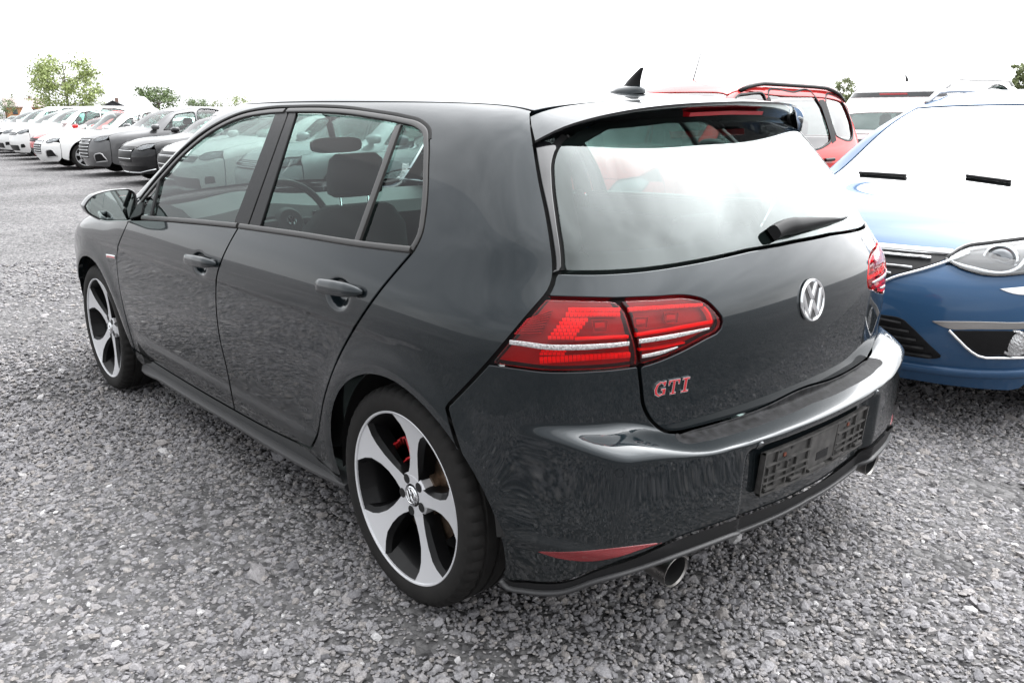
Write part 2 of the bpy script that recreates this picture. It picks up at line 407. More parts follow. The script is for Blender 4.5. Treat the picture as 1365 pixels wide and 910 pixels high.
def ribbon_geo(line, surf, w, h, off=0., step=.02, base=.008):
    P = surf.pt(resample(line, step), off); N = surf.nrm(P)
    T = np.gradient(P, axis=0); T /= np.linalg.norm(T, axis=1, keepdims=True); O = np.cross(T, N); O /= np.linalg.norm(O, axis=1, keepdims=True)
    n = len(P); li = np.linspace(0, 1, n)
    w = np.full(n, float(w)) if np.ndim(w) == 0 else np.interp(li, np.linspace(0, 1, len(w)), w)
    h = np.full(n, float(h)) if np.ndim(h) == 0 else np.interp(li, np.linspace(0, 1, len(h)), h)
    w = w[:, None]; h = h[:, None]
    prof = [(-1, 0, -base), (-1, .45, 0), (-.8, .85, 0), (-.35, 1, 0), (.35, 1, 0), (.8, .85, 0), (1, .45, 0), (1, 0, -base)]
    V = np.concatenate([P+O*w*a+N*(h*b+c_) for a, b, c_ in prof]); m = len(prof)
    Fc = [(k*n+i, k*n+i+1, (k+1)*n+i+1, (k+1)*n+i) for k in range(m-1) for i in range(n-1)]
    Fc += [tuple(k*n for k in range(m)), tuple(k*n+n-1 for k in range(m))[::-1]]
    return V, Fc
def both(name, V, Fc, material, parent=None, mirror=True, label=None, ang=50):
    """a mesh and its mirror twin"""
    out = []; V = np.asarray(V, float)
    for s in ((1, -1) if mirror else (1,)):
        f = np.array([1, s, 1]); o = mk(name, V*f, Fc if s == 1 else [t[::-1] for t in Fc], material, (parent[0 if s == 1 else 1] if isinstance(parent, (list, tuple)) else parent))
        if ang: sharp(o, ang)
        if label: o['label'] = label
        out.append(o)
    return out
def ribbon(name, line, surf, w, h, material, parent=None, off=0., mirror=True, step=.02, base=.008, label=None):
    """raised strip along a chart line: half width w (m), height h above the surface"""
    V, Fc = ribbon_geo(line, surf, w, h, off, step, base); return both(name, V, Fc, material, parent, mirror, label)
def seg_ribbon(mb, line, surf, w, h, n, off=0., fill=.8, step=.006):
    """n short pieces along a line, collected in mb"""
    L = resample(line, .002); k = len(L)
    for i in range(n):
        a, b = int(k*(i+.5-fill/2)/n), max(int(k*(i+.5-fill/2)/n)+2, int(k*(i+.5+fill/2)/n))
        q = L[a:b+1]
        if len(q) > 1: V, Fc = ribbon_geo(q, surf, w, h, off, step, .002); mb.add(V, Fc)
def frame_at(P, N, up=(0, 0, 1)):
    """tangent frame: u to the right seen from outside, v up"""
    N = np.asarray(N)/np.linalg.norm(N); u = np.cross(up, N); u /= np.linalg.norm(u); v = np.cross(N, u); return u, v, N
# ================================================================== the dark hatchback in front
ZL = [.15, .25, .40, .60, .78, .90, .97, 1.10, 1.25, 1.40, 1.5]
XL = [-.9, -.4, 0, .6, 1.3, 2.0, 2.6, 3.1, 3.6]
YT = [[.76, .79, .82, .84, .84, .82, .79, .72, .63, .52, .44],
      [.80, .83, .862, .880, .880, .860, .830, .762, .67, .56, .48],
      [.81, .84, .872, .892, .893, .877, .848, .782, .690, .580, .50],
      [.80, .835, .868, .889, .894, .879, .852, .79, .70, .592, .51],
      [.80, .835, .868, .888, .893, .878, .850, .790, .705, .600, .52],
      [.80, .835, .867, .885, .890, .876, .848, .785, .70, .60, .52],
      [.80, .835, .868, .886, .888, .868, .830, .765, .68, .58, .5],
      [.78, .815, .845, .862, .86, .83, .78, .70, .6, .5, .43],
      [.66, .70, .73, .745, .74, .70, .65, .57, .47, .37, .3]]
G_Ys = Sp2(XL, ZL, YT)
G_Xr = Sp([.15, .35, .5, .62, .75, .86, .95, 1.02, 1.15, 1.3, 1.45], [-.615, -.662, -.682, -.694, -.7025, -.702, -.679, -.640, -.536, -.405, -.268])
G_Xf = Sp([.15, .4, .6, .75, .9, 1.1], [3.34, 3.46, 3.48, 3.45, 3.33, 3.1])
G_Zc = Sp([-.9, -.42, 0, .5, 1.0, 1.4, 1.7, 2.0, 2.3, 2.45, 2.65, 3.0, 3.4, 3.7], [1.28, 1.372, 1.408, 1.432, 1.442, 1.43, 1.385, 1.22, 1.05, .99, .965, .91, .79, .64])
G_HB = [(1.215, .826), (.232, .868)]
G_WH = [(0., .318), (2.631, .318)]
def golfF(P, bumper=False):
    x, y, z = P[:, 0], np.abs(P[:, 1]), P[:, 2]
    ys = G_Ys(x, np.clip(z, .1, 1.55))
    for wx, wz in G_WH:
        d = np.hypot(x-wx, z-wz); ys = ys+.009*np.exp(-((d-.385)/.05)**2)*(z > 0)
    zt = .798-.004*x
    ys = ys-.0055*sstep(0, .022, zt-z)*(1-sstep(.03, .26, zt-z))*sstep(-.35, .25, x)*(1-sstep(2.45, 2.75, x))
    ys = ys+.010*sstep(0, .05, .40-z)*(1-sstep(.06, .16, .40-z))*sstep(.35, .6, x)*(1-sstep(2.0, 2.25, x))
    for hx, hz in G_HB:
        ys = ys-.020*np.exp(-(((x-hx)/.050)**2+((z-hz)/.034)**2)**2)
    a = y-ys
    xr = G_Xr(np.clip(z, .1, 1.5))+(.19+.10*sstep(.85, 1.05, z))*y**2+.12*y**4
    b = (xr-x)*.9
    c = (x-(G_Xf(np.clip(z, .1, 1.2))-.22*y**2-.28*y**4))*.9
    xe = x+.22*y**2*sstep(1.0, 1.6, x)
    d = (z-(G_Zc(xe)-.075*y**2))*.95
    k1 = .06+.03*(1-sstep(.9, 1.1, z))
    f = lse(.035, lse(k1, a, b, c), d)
    if bumper:
        fade = 1-sstep(.66, .835, y)
        c_ = sstep(.40, .67, y); z0 = .594+.066*c_; wd = .030+.052*c_*(1-.8*sstep(.66, .82, y))
        amp = .086*fade
        f = f-amp*sstep(0, wd, z0-z)*np.where(x < .3, 1., 0.)
        f = f-.008*sstep(.0, .25, .57-z)*(1-sstep(-.55, -.30, x))
        # number-plate recess
        r = (1-sstep(.305, .352, y))*sstep(.250, .310, z)*(1-sstep(.522, .558, z))*np.where(x < -.4, 1., 0.)
        f = f+.026*r
        # crease above the rear reflectors
        f = f-.006*np.exp(-((z-.345)/.016)**2)*sstep(.52, .6, y)*np.where(x < -.3, 1., 0.)*(1-sstep(.79, .83, y))
    return f
S = Surf(lambda P: golfF(P), .25, 2.2, .95)
SB = Surf(lambda P: golfF(P, True), .25, 2.2, .28, L=.75, L2=1.8)
ST = TopChart(S)
PAINT = carpaint('carbon_grey_paint', (.0070, .0116, .0144), .50, .30, dust=.12)
WIN = glass('window_glass', (.72, .87, .83), .42)
WIN_D = glass('tinted_glass', (.62, .80, .76), .30)
WIN_R = glass('rear_glass', (.46, .60, .57), 1.0, 0., (.90, .97, .96))
GOLF = empty('hatchback_car', (0, 0, 0), 0, 'dark grey five-door hatchback with red GTI lettering and empty plate holder', 'car')
def c(px, surf=None, step=4): return (surf or S).chart_px(smooth_line(px, step))
def c0(px, surf=None, step=6): return (surf or S).chart_px(resample(px, step))
def s3(xz, step=.03, surf=None): q = (surf or S); return q.to(q.side(smooth_line(xz, step)))
def arc(cx, cz, R, a0, a1, n=40, surf=None):
    w = np.radians(np.linspace(a0, a1, n)); q = surf or S
    return q.to(q.side(np.stack([cx+R*np.cos(w), cz+R*np.sin(w)], -1)))
def mirror_u(Q, surf=None):
    q = surf or S; Q = np.array(Q); Q[:, 0] = 2*(q.xa-math.pi/2*q.L)-Q[:, 0]; return Q
def full(left, surf=None):
    """left half outline, from the middle round to the middle -> whole outline"""
    return join_lines(left, mirror_u(left, surf)[::-1])
U0 = S.xa-math.pi/2*S.L      # the centre line at the rear in the chart

A_ = [(170.6, 296), (163.5, 312), (157.5, 327), (155.8, 340), (157.5, 371), (163, 403), (171, 435), (180, 466)]
B_ = [(318, 303), (306, 324), (295.7, 346), (289, 368), (287.8, 388.6), (289, 421), (294, 456), (301.6, 488), (307.5, 518), (313, 546.5)]
C_ = [(550, 335.5), (525, 364.4), (508, 385), (490, 409.5), (472.7, 436), (459.6, 459), (447.5, 484), (438.7, 507), (431, 533.6), (426.6, 559), (422.5, 580), (414, 597)]
DB_ = [(180, 466), (226.7, 495.7), (267.8, 520.5), (313, 546.5), (365, 574.5), (414, 597)]
BELT_ = [(171, 293), (193, 292.8), (250, 296.8), (318, 303.2), (400, 315), (480, 327.5), (550, 335.5)]
DLO_ = [(184, 266.7), (209, 237), (244, 199), (285.4, 168.4), (320.6, 152.3), (361.7, 145), (382, 143.6), (430, 143.2), (465, 145.5), (497, 150), (539, 157), (560, 164), (569.5, 172.7), (571.4, 190), (570.6, 225), (569.3, 260.6), (566.5, 288.8), (562, 312), (551, 334.5)]
H_ = [(708, 150), (708.6, 165.6), (712, 190), (720, 239.5), (730, 286.5), (736.3, 325), (739.2, 349.4), (738.7, 371), (733.9, 385.7), (727, 396)]
LEDGE_L = [(727, 396), (700, 427), (675, 457), (650.5, 485.5)]
SEAM_ = [(650.5, 485.5), (625, 513), (595.6, 543)]
LO_TOP = [(727, 396.5), (760, 397.6), (819.8, 399)]
SPLIT_ = [(819.8, 399), (831.8, 410), (843, 439.8), (850, 464.7), (851.8, 488)]
LO_BOT = [(851.8, 488), (820, 492.5), (789.5, 494.8), (757, 496), (727.2, 495.6), (689.8, 491), (650.5, 485.5)]
LI_TOP = [(819.8, 399), (870, 397.2), (924, 396.4), (939, 400.5), (953.8, 413.6), (962.6, 427.3), (960, 438), (939, 451), (901.5, 470.5), (871.6, 482.5), (851.8, 488)]
J_ = [(851.8, 488), (854.8, 514.7), (859, 544.3), (870.6, 564), (887, 575.2), (903, 576.5)]
GB_ = [(740.5, 363), (790, 364), (846.5, 361), (934.4, 348), (1000, 333.5)]
roofline = np.array([(-.185, .527), (.3, .562), (.8, .578), (1.3, .575), (1.62, .556)])
pil = np.array([(1.62, .556), (1.8, .597), (2.0, .643), (2.25, .70)])
rl = S.to(S.top(smooth_line(roofline, .03))); pl = S.to(S.top(smooth_line(pil, .03)))
hood_edge = np.array([(2.25, .70), (2.5, .735), (2.8, .735), (3.1, .715), (3.3, .68)])
he = S.to(S.top(smooth_line(hood_edge, .03)))

TRIM = mat('window_trim', (.030, .029, .028), .38, spec=.5)
def build_golf_body():
    g = GOLF
    arch_r = arc(-.012, .318, .358, 187, -20, 60)      # from behind over the top to the front
    # --- body side: A pillar, roof rail, quarter panel
    hl = c(H_); bot = s3([(.345, .235), (.335, .20)])
    P = join_lines(c(DLO_), c(C_[1:]), s3([(.548, .30), (.50, .275), (.352, .265)]), arc(-.012, .318, .362, -8, 141.5, 50), c(SEAM_)[::-1], c(LEDGE_L)[::-1], hl[::-1], rl, pl, S.to(S.side([(2.12, .95)])))
    panel('quarter_panel', P, S, PAINT, g, grid=.014)
    # sill
    P = join_lines(c(DB_), s3([(.50, .275), (.352, .265)]), s3([(.345, .2), (1.2, .19), (2.2, .19), (2.262, .24)]), )
    panel('sill', P, S, PAINT, g, grid=.03)
    # --- doors
    fd = [empty_part('front_door', g) for _ in range(2)]; rd = [empty_part('rear_door', g) for _ in range(2)]
    beltF = c(BELT_[:4]); beltR = c(BELT_[3:])
    P = join_lines(c(A_), c(DB_[:4])[1:], c(B_)[::-1], beltF[::-1])
    panel('door_skin', P, S, PAINT, fd, grid=.009)
    P = join_lines(c(B_), c(DB_[3:])[1:], c(C_)[::-1], beltR[::-1])
    panel('door_skin', P, S, PAINT, rd, grid=.009)
    # --- side glass, set back a little
    fg = [(203.5, 290.5), (213.3, 237), (245, 203.5), (281, 175.5), (316, 161.5), (340, 157), (367, 153)]
    P = join_lines(c(fg, step=3), c0([(367, 153), (310.4, 300)]), c0([(310.4, 300), (203.5, 290.5)]))
    panel('window', P, S, WIN, fd, grid=.05, off=-.010, depth=.004, gap=-.006)
    panel('quarter_window', join_lines(c0([(185, 287), (208, 246), (198.5, 288.5), (185, 287)])), S, WIN, fd, grid=.05, off=-.010, depth=.004, gap=-.003)
    rg = [(391, 152), (425, 152.2), (459, 154.5), (495, 159), (529, 165)]
    P = join_lines(c(rg), c0([(529, 165), (473, 322.5)]), c0([(473, 323), (342, 304)]), c0([(342, 304), (391, 152)]))
    panel('window', P, S, WIN_D, rd, grid=.05, off=-.010, depth=.004, gap=-.006)
    qg = [(532, 167), (556, 172), (563.5, 180), (565.5, 200), (564.5, 250), (562.5, 290), (557.5, 314), (549, 331)]
    P = join_lines(c(qg), c0([(549, 331), (478, 322)]), c0([(478, 322), (532, 167)]))
    panel('quarter_window', P, S, WIN_D, rd, grid=.05, off=-.010, depth=.004, gap=-.006)
    # --- trims
    ribbon('belt_trim', c([(190, 290.2), (250, 294.4), (316.5, 300.8)]), S, .009, .006, TRIM, fd)
    ribbon('belt_trim', c([(320, 301.4), (400, 312.6), (480, 325.2), (548, 333)]), S, .009, .006, TRIM, rd)
    ribbon('window_frame', c([(188, 268), (213, 238), (247.5, 201.3), (288, 170.5), (322, 155.2), (355, 149), (379, 147.3)]), S, .0085, .002, TRIM, fd)
    ribbon('window_frame', c([(383, 147.2), (430, 147), (465, 149.2), (497, 153.7), (535, 160.5), (558, 167.3), (566.5, 175), (568, 190), (567.5, 225), (566.5, 260), (563.5, 289), (559.2, 313), (549, 332)]), S, .0085, .003, TRIM, rd)
    ribbon('window_divider', c0([(530.5, 167), (475.5, 321)]), S, .012, .001, TRIM, rd)
    ribbon('window_divider', c0([(211.5, 241), (200.5, 288)]), S, .011, .001, MATTE, fd)
    panel('pillar_trim', join_lines(c0([(366, 150), (383, 148)]), c0([(383, 148), (328, 302)]), c0([(328, 302), (309, 300), (366, 150)])), S, BLACK, fd, grid=.03, off=-.004, depth=.01, gap=0)
    panel('pillar_trim', join_lines(c0([(384.6, 148), (394, 148.5)]), c0([(394, 148.5), (344.5, 304.5)]), c0([(344.5, 304.5), (329.5, 302.5), (384.6, 148)])), S, BLACK, rd, grid=.03, off=-.003, depth=.01, gap=0)
    panel('mirror_sail', join_lines(c0([(171, 292), (185, 268), (190, 266), (187, 287), (171, 292)])), S, BLACK, fd, grid=.03, off=-.003, depth=.01, gap=0)
    # gutter strip above the doors
    ribbon('door_seal', c([(186, 264.6), (209, 235), (244, 197), (285.4, 166.4), (320.6, 150.3), (361.7, 142.8), (395, 141.5), (430, 141.2), (465, 143.3), (497, 147.8), (539, 154.8), (561, 161.5), (571.5, 171), (573, 186)]), S, .006, .0015, GAP, g)
    # black rubber behind the shut lines
    for nm, ln in (('shut_seal', c(A_)), ('shut_seal', c(B_)), ('shut_seal', c(C_)), ('shut_seal', c(DB_)), ('shut_seal', c(H_)), ('shut_seal', c(SEAM_)), ('shut_seal', c(LEDGE_L)), ('shut_seal', c(J_)), ('shut_seal', c(SPLIT_))):
        ribbon(nm, ln, S, .016, .002, GAP, g, off=-.024, step=.03, base=.002)
    # --- fender
    arch_f = arc(2.631, .318, .362, -8, 180, 60)
    P = join_lines(c(A_)[::-1], S.to(S.side([(2.12, .95)])), he, S.to(S.hit([(0, 0)])) if False else s3([(3.22, .78), (3.12, .66), (3.03, .58)]), arc(2.631, .318, .362, 33, 190, 50)[0:], s3([(2.266, .24), (2.255, .30)]))
    panel('fender', P, S, PAINT, g, grid=.018)
    # --- roof, windscreen, bonnet (vertical chart)
    r_ = smooth_line(roofline, .03); seam = np.array([(-.185, .527), (-.215, .4), (-.235, .2), (-.24, 0)])
    sm = smooth_line(seam, .03); hd = smooth_line([(1.62, .556), (1.665, .3), (1.68, 0)], .03)
    lf = join_lines(sm[::-1], r_, hd); P = join_lines(lf, (lf*[1, -1])[::-1])
    panel('roof', P, ST, PAINT, g, grid=.03, mirror=False)
    p_ = smooth_line(pil, .03); lf = join_lines(hd[::-1], p_, smooth_line([(2.25, .70), (2.36, .4), (2.40, 0)], .03)); P = join_lines(lf, (lf*[1, -1])[::-1])
    panel('windscreen', P, ST, WIN, g, grid=.04, mirror=False, off=-.004, depth=.004)
    h_ = smooth_line(hood_edge, .03); lf = join_lines(smooth_line([(2.25, .70), (2.36, .4), (2.40, 0)], .03)[::-1], h_, smooth_line([(3.3, .68), (3.38, .4), (3.41, 0)], .03)); P = join_lines(lf, (lf*[1, -1])[::-1])
    panel('bonnet', P, ST, PAINT, g, grid=.03, mirror=False)
    # --- front end (hardly seen from here)
    nose = lambda xz: S.to(S.side(smooth_line(xz, .03)))
    def rowz(z, n=30, y0=0.):   # round the nose at height z, from the side to the middle
        az = np.linspace(.02, math.pi/2, n); Q = np.stack([S.xb+az*S.L, 0*az], -1)
        out = []
        for q in Q:
            D = np.array([[math.sin((q[0]-S.xb)/S.L), math.cos((q[0]-S.xb)/S.L), 0]]); out.append(S.solve(np.array([[S.xb, 0, z]]), D, .1, 2.)[0])
        return np.array(out)
    def fullf(P3): P3 = np.asarray(P3); A = S.to(P3); B = A.copy(); B[:, 0] = 2*(S.xb+math.pi/2*S.L)-B[:, 0]; return A, B
    r1, r2 = rowz(.66), rowz(.2); r1 = r1[r1[:, 0] > 3.12]; r2 = r2[r2[:, 0] > 2.95]
    A1, B1 = fullf(r1); A2, B2 = fullf(r2); A3, B3 = fullf(S.side([(2.97, .30), (3.03, .58)]))
    panel('front_bumper', join_lines(A1[::-1], A3[::-1], A2, B2[::-1], B3, B1), S, PAINT, g, grid=.03, mirror=False)
    h1, h2 = rowz(.68), rowz(.79); k = lambda r: r[(r[:, 0] > 3.13) & (r[:, 1] > .42)]
    A1, B1 = fullf(k(h1)); A2, B2 = fullf(k(h2))
    panel('headlamp', join_lines(A1, A2[::-1]), S, glass('lamp_clear', (.9, .92, .93)), g, grid=.03)
    panel('headlamp_housing', join_lines(A1, A2[::-1]), S, CHROME, g, grid=.04, off=-.04, depth=0)
    k = lambda r: r[r[:, 1] < .42]
    A1, B1 = fullf(k(h1)); A2, B2 = fullf(k(h2))
    panel('grille', join_lines(A1, B1[::-1], B2, A2[::-1]), S, BLACK, g, grid=.03, mirror=False, off=-.01)
def empty_part(name, parent):
    o = bpy.data.objects.new(name, None); link(o, parent); o.empty_display_size = .1; return o
build_golf_body()
RED_IN = mat('lamp_red', (.92, .022, .03), .22, 0, .3); RED_DK = mat('lamp_dark_red', (.09, .004, .006), .25)
RED_LENS = glass('red_lens', (1., .13, .14), .42); SILVER_LED = mat('lamp_clear_strip', (.42, .40, .40), .22, .3, noise=(260, .5), bump=(220, .8, .004))
SMOKE = mat('lamp_housing', (.30, .007, .011), .2)
HB_ = [(903, 576.5), (949.8, 564.8), (1020, 541), (1061, 521), (1095, 506)]
def ring_poly(outer, w): return inset_poly(resample(np.r_[outer, outer[:1]], .012)[:-1], w)
def hatch_and_lamps():
    g = GOLF
    hatch = empty_part('tailgate', g)
    gb = c(GB_); gb[:, 0] = np.maximum(gb[:, 0], U0); ctr_g = np.array([[U0, gb[-1, 1]+.003]])
    jb3 = S.hit([(903, 576.5)])[0]
    hl = c(H_[-4:-1]+[(727, 396)])
    low = c(HB_); low = low[low[:, 0] > U0+.01]; low = np.r_[low, [[U0, low[-1, 1]]]]
    lft = join_lines(ctr_g, gb[::-1], c([(739.5, 366), (738.7, 372), (733.9, 385.7), (728.5, 394.5)]), c(LO_TOP), c(LI_TOP)[1:], c(J_)[1:], low)
    lft = lft[lft[:, 0] > U0-1e-9]
    panel('tailgate_skin', full(lft), S, PAINT, hatch, grid=.009, mirror=False)
    # lamps
    lo = join_lines(c(LO_TOP), c(SPLIT_)[1:], c(LO_BOT)[1:], c(LEDGE_L)[::-1][1:])
    li = join_lines(c(LI_TOP), c(SPLIT_)[::-1][1:])
    lamps = [empty_part('tail_lamp', g) for _ in range(2)]; inner = [empty_part('tail_lamp', hatch) for _ in range(2)]
    for poly, par in ((lo, lamps), (li, inner)):
        panel('lens', poly, S, RED_LENS, par, grid=.014, depth=.012, rnd=.004, gap=.0015)
        panel('housing', poly, S, SMOKE, par, grid=.04, off=-.024, depth=0, gap=0)
    o_ = -.011
    def parts(par, red, dark, white):
        for px, w in red: ribbon('light_guide', c(px), S, w, .006, RED_IN, par, off=o_, step=.008)
        for px, w in white: ribbon('clear_strip', c(px), S, w, .0022, SILVER_LED, par, off=.0, step=.006, base=.004)
        for (x, y, a, b) in dark:
            mb = MB()
            for (p, q) in (((x-a, y-b), (x+a, y-b)), ((x+a, y-b), (x+a*.8, y+b)), ((x+a*.8, y+b), (x-a*.7, y+b)), ((x-a*.7, y+b), (x-a, y-b))):
                V, Fc = ribbon_geo(c([p, q], step=2), S, .0010, .005, o_, .004, .002); mb.add(V, Fc)
            V, Fc = ribbon_geo(c([(x-a*.6, y), (x+a*.6, y-1)], step=2), S, .0075, .004, o_-.004, .004, .002); mb.add(V, Fc)
            for o in both('reverse_lamp_cell', mb.V, mb.F, MATS.get('cell_red') or mat('cell_red', (.42, .010, .016), .2, 0, .5), par): o['kind'] = 'stuff'
    def cells(mb, corners, nx, ny, fx=.88, fy=.80):
        """nx x ny small reflector cells over a quad given by four pixel corners"""
        a, b, c2, d = [np.array(q, float) for q in corners]
        for i in range(nx):
            for j in range(ny):
                u, v = (i+.5)/nx, (j+.5)/ny; P_ = lambda u, v: (a*(1-u)+b*u)*(1-v)+(d*(1-u)+c2*u)*v
                q = c0([P_(u-fx/2/nx, v), P_(u+fx/2/nx, v)], step=3); hgt = np.linalg.norm(P_(u, v+fy/2/ny)-P_(u, v-fy/2/ny))*.00195/2
                V, Fc = ribbon_geo(q, S, hgt, .007, o_, .006, .002); mb.add(V, Fc)
    C1 = [((759, 412), (827, 412), (827, 425), (752, 425)), ((751, 426.5), (786, 426.5), (763, 455), (728, 455)), ((722, 468), (756, 468), (752, 476), (718, 476)), ((716, 478.5), (840, 471), (841, 480), (722, 487.5))]
    mb = MB()
    for q, (nx, ny) in zip(C1, ((14, 2), (6, 6), (6, 2), (22, 1))): cells(mb, q, nx, ny)
    for o in both('led_cells', mb.V, mb.F, RED_IN, lamps): o['kind'] = 'stuff'
    mb = MB(); cells(mb, ((838, 411.5), (938, 405.5), (938, 411), (838, 418.5)), 16, 1)
    for o in both('led_cells', mb.V, mb.F, RED_IN, inner): o['kind'] = 'stuff'
    mb = MB(); cells(mb, ((702, 428), (738, 414), (722, 448), (684, 448)), 1, 9, .95, .55)      # fine ribs of the side marker
    for o in both('marker_ribs', mb.V, mb.F, mat('marker_red', (.34, .008, .012), .25), lamps): o['kind'] = 'stuff'
    parts(lamps, [([(766, 453.9), (805, 452.4), (838, 451)], .0042)], [(800, 437, 11, 8)], [([(679.5, 456), (700, 458.5), (724.7, 462), (764.5, 463), (805, 461), (838.5, 457.8)], [.0052, .006, .0063, .0058, .005])])
    parts(inner, [([(849, 448.7), (900, 440.5), (951, 431.3)], .0045), ([(951, 431), (948, 421), (940.5, 411.5)], .0035), ([(853, 468.6), (885, 465), (914, 458.8)], .0022)],
          [(855.5, 432, 10, 7), (896.6, 426, 10, 7)], [([(851.7, 455), (900, 447.5), (945, 437.6)], [.0052, .0052, .0025]), ([(855.5, 475), (880, 470), (903, 462.5)], [.004, .0045, .0015])])
    # rear window
    gl_ = [(750.5, 361.8), (749.6, 340), (743.5, 296), (737, 240), (737, 215), (744, 195), (757, 180)]
    edge = c(gl_)
    top3 = S.to(np.array([S.hit([(757, 180)])[0], [-.30, .40, 1.338], [-.335, .2, 1.352], [-.345, 0.0005, 1.358]]))
    lf = join_lines(ctr_g, gb[gb[:, 0] < edge[0, 0]][::-1], edge, top3[1:])
    lf = lf[lf[:, 0] > U0-1e-9]; win = full(lf)
    wp = empty_part('rear_window', hatch)
    panel('pane', win, S, WIN_R, wp, grid=.03, mirror=False, off=-.004, depth=.005, gap=.003)
    ribbon('glass_seal', edge, S, .018, .002, GAP, wp, off=-.016, step=.03, base=.002)
    hole = ring_poly(win, .045)
    panel('frit', win, S, GAP, wp, grid=.03, mirror=False, off=-.0075, depth=0, gap=.003, holes=[hole])
    # gloss black side blade between glass and quarter panel
    P = join_lines(c(H_[2:8]), c([(740, 363.5), (749, 362)]), edge[: int(len(edge)*.86)], c0([(745, 194), (728, 186), (712, 190)]))
    panel('side_blade', P, S, PIANO, hatch, grid=.018)
    # spoiler: lofted lip over the glass
    tt = np.linspace(-1, 1, 61); ya = np.abs(tt)
    R0 = []; yz = Sp([0, .1, .2, .3, .4, .5, .56, .605], [1.3775, 1.376, 1.3735, 1.368, 1.357, 1.336, 1.314, 1.288])
    y0 = np.interp(ya, [0, 1], [0, .552]); xs = np.interp(ya, np.linspace(0, 1, 9), Sp([0, .38, .76, 1], [-.243, -.238, -.22, -.198])(np.linspace(0, 1, 9)))
    r0 = S.top(np.stack([xs, y0], -1))
    y1 = ya*.605; x1 = -.448+.172*ya**2.5; r1 = np.stack([x1, y1, yz(y1)], -1)
    def mid(t, lift): return r0*(1-t)+r1*t+np.array([0, 0, 1])*lift*4*t*(1-t)*(1-ya[:, None]**4)
    rows = [r0-[0, 0, .02], r0+[-.0035, 0, 0], mid(.33, .004), mid(.66, .004), mid(.9, .003), r1, r1+[0.001, 0, -.006], r1+[.012, 0, -.012]]
    un = r1+[.06, 0., -.022]; rows += [un, r1+np.stack([.125+0*ya, -.012*ya, -.048-0*ya], -1)]
    V = np.concatenate([r*np.stack([1+0*tt, np.sign(tt)+(tt == 0), 1+0*tt], -1) for r in rows]); n = len(tt)
    Fc = [(k*n+i, k*n+i+1, (k+1)*n+i+1, (k+1)*n+i) for k in range(len(rows)-1) for i in range(n-1)]
    top_f = [f for f in Fc if f[0] < 5*n]; bot_f = [f for f in Fc if f[0] >= 5*n]
    sp = mk('roof_spoiler', V, Fc, [PAINT, PIANO], hatch); 
    for i, p in enumerate(sp.data.polygons): p.material_index = 0 if i < 5*(n-1) else 1
    sharp(sp, 40)
    # third brake light in the underside
    yy = np.linspace(-.17, .17, 15); P3 = np.stack([-.448+.172*(np.abs(yy)/.605)**2.5+.045, yy, yz(np.abs(yy))-.0315], -1)
    mb = MB(); V = np.concatenate([P3+[-.012, 0, .006], P3+[-.008, 0, -.004], P3+[.012, 0, -.004], P3+[.012, 0, .01]]); n = len(yy)
    mb.add(V, [(k*n+i, k*n+i+1, ((k+1) % 4)*n+i+1, ((k+1) % 4)*n+i) for k in range(4) for i in range(n-1)]+[(0, n, 2*n, 3*n), (n-1, 4*n-1, 3*n-1, 2*n-1)])
    mb.build('brake_light', mat('brake_red', (.30, .006, .01), .15, 0, .5), hatch)
    # wiper
    wip = empty_part('wiper', hatch)
    V, Fc = ribbon_geo(c([(1026, 312), (1036, 306.5), (1060, 302), (1095, 296.5), (1112, 294)]), S, [.019, .020, .014, .009, .004], [.026, .032, .026, .02, .012], .006, .01, .004)
    both('wiper_arm', V, Fc, MATTE, wip, False)
    V, Fc = ribbon_geo(c([(1046, 307.5), (1090, 300.5), (1127, 290.5)]), S, [.006, .007, .003], [.016, .018, .008], .0, .01, .004)
    both('wiper_blade', V, Fc, BLACK, wip, False)
    # emblem
    z_e = .866; Pe = S.solve(np.array([[.25, 0, z_e]]), np.array([[-1., 0, 0]]), .2, 2.)[0]; Ne = S.nrm(Pe[None])[0]
    emblem(hatch, Pe+Ne*.001, Ne, .0575, 'emblem')
    # GTI lettering
    Pc = S.hit([(895, 515)])[0]; Nc = S.nrm(Pc[None])[0]; u, v, w = frame_at(Pc, Nc)
    letters(hatch, Pc, u, v, w)
    return hatch
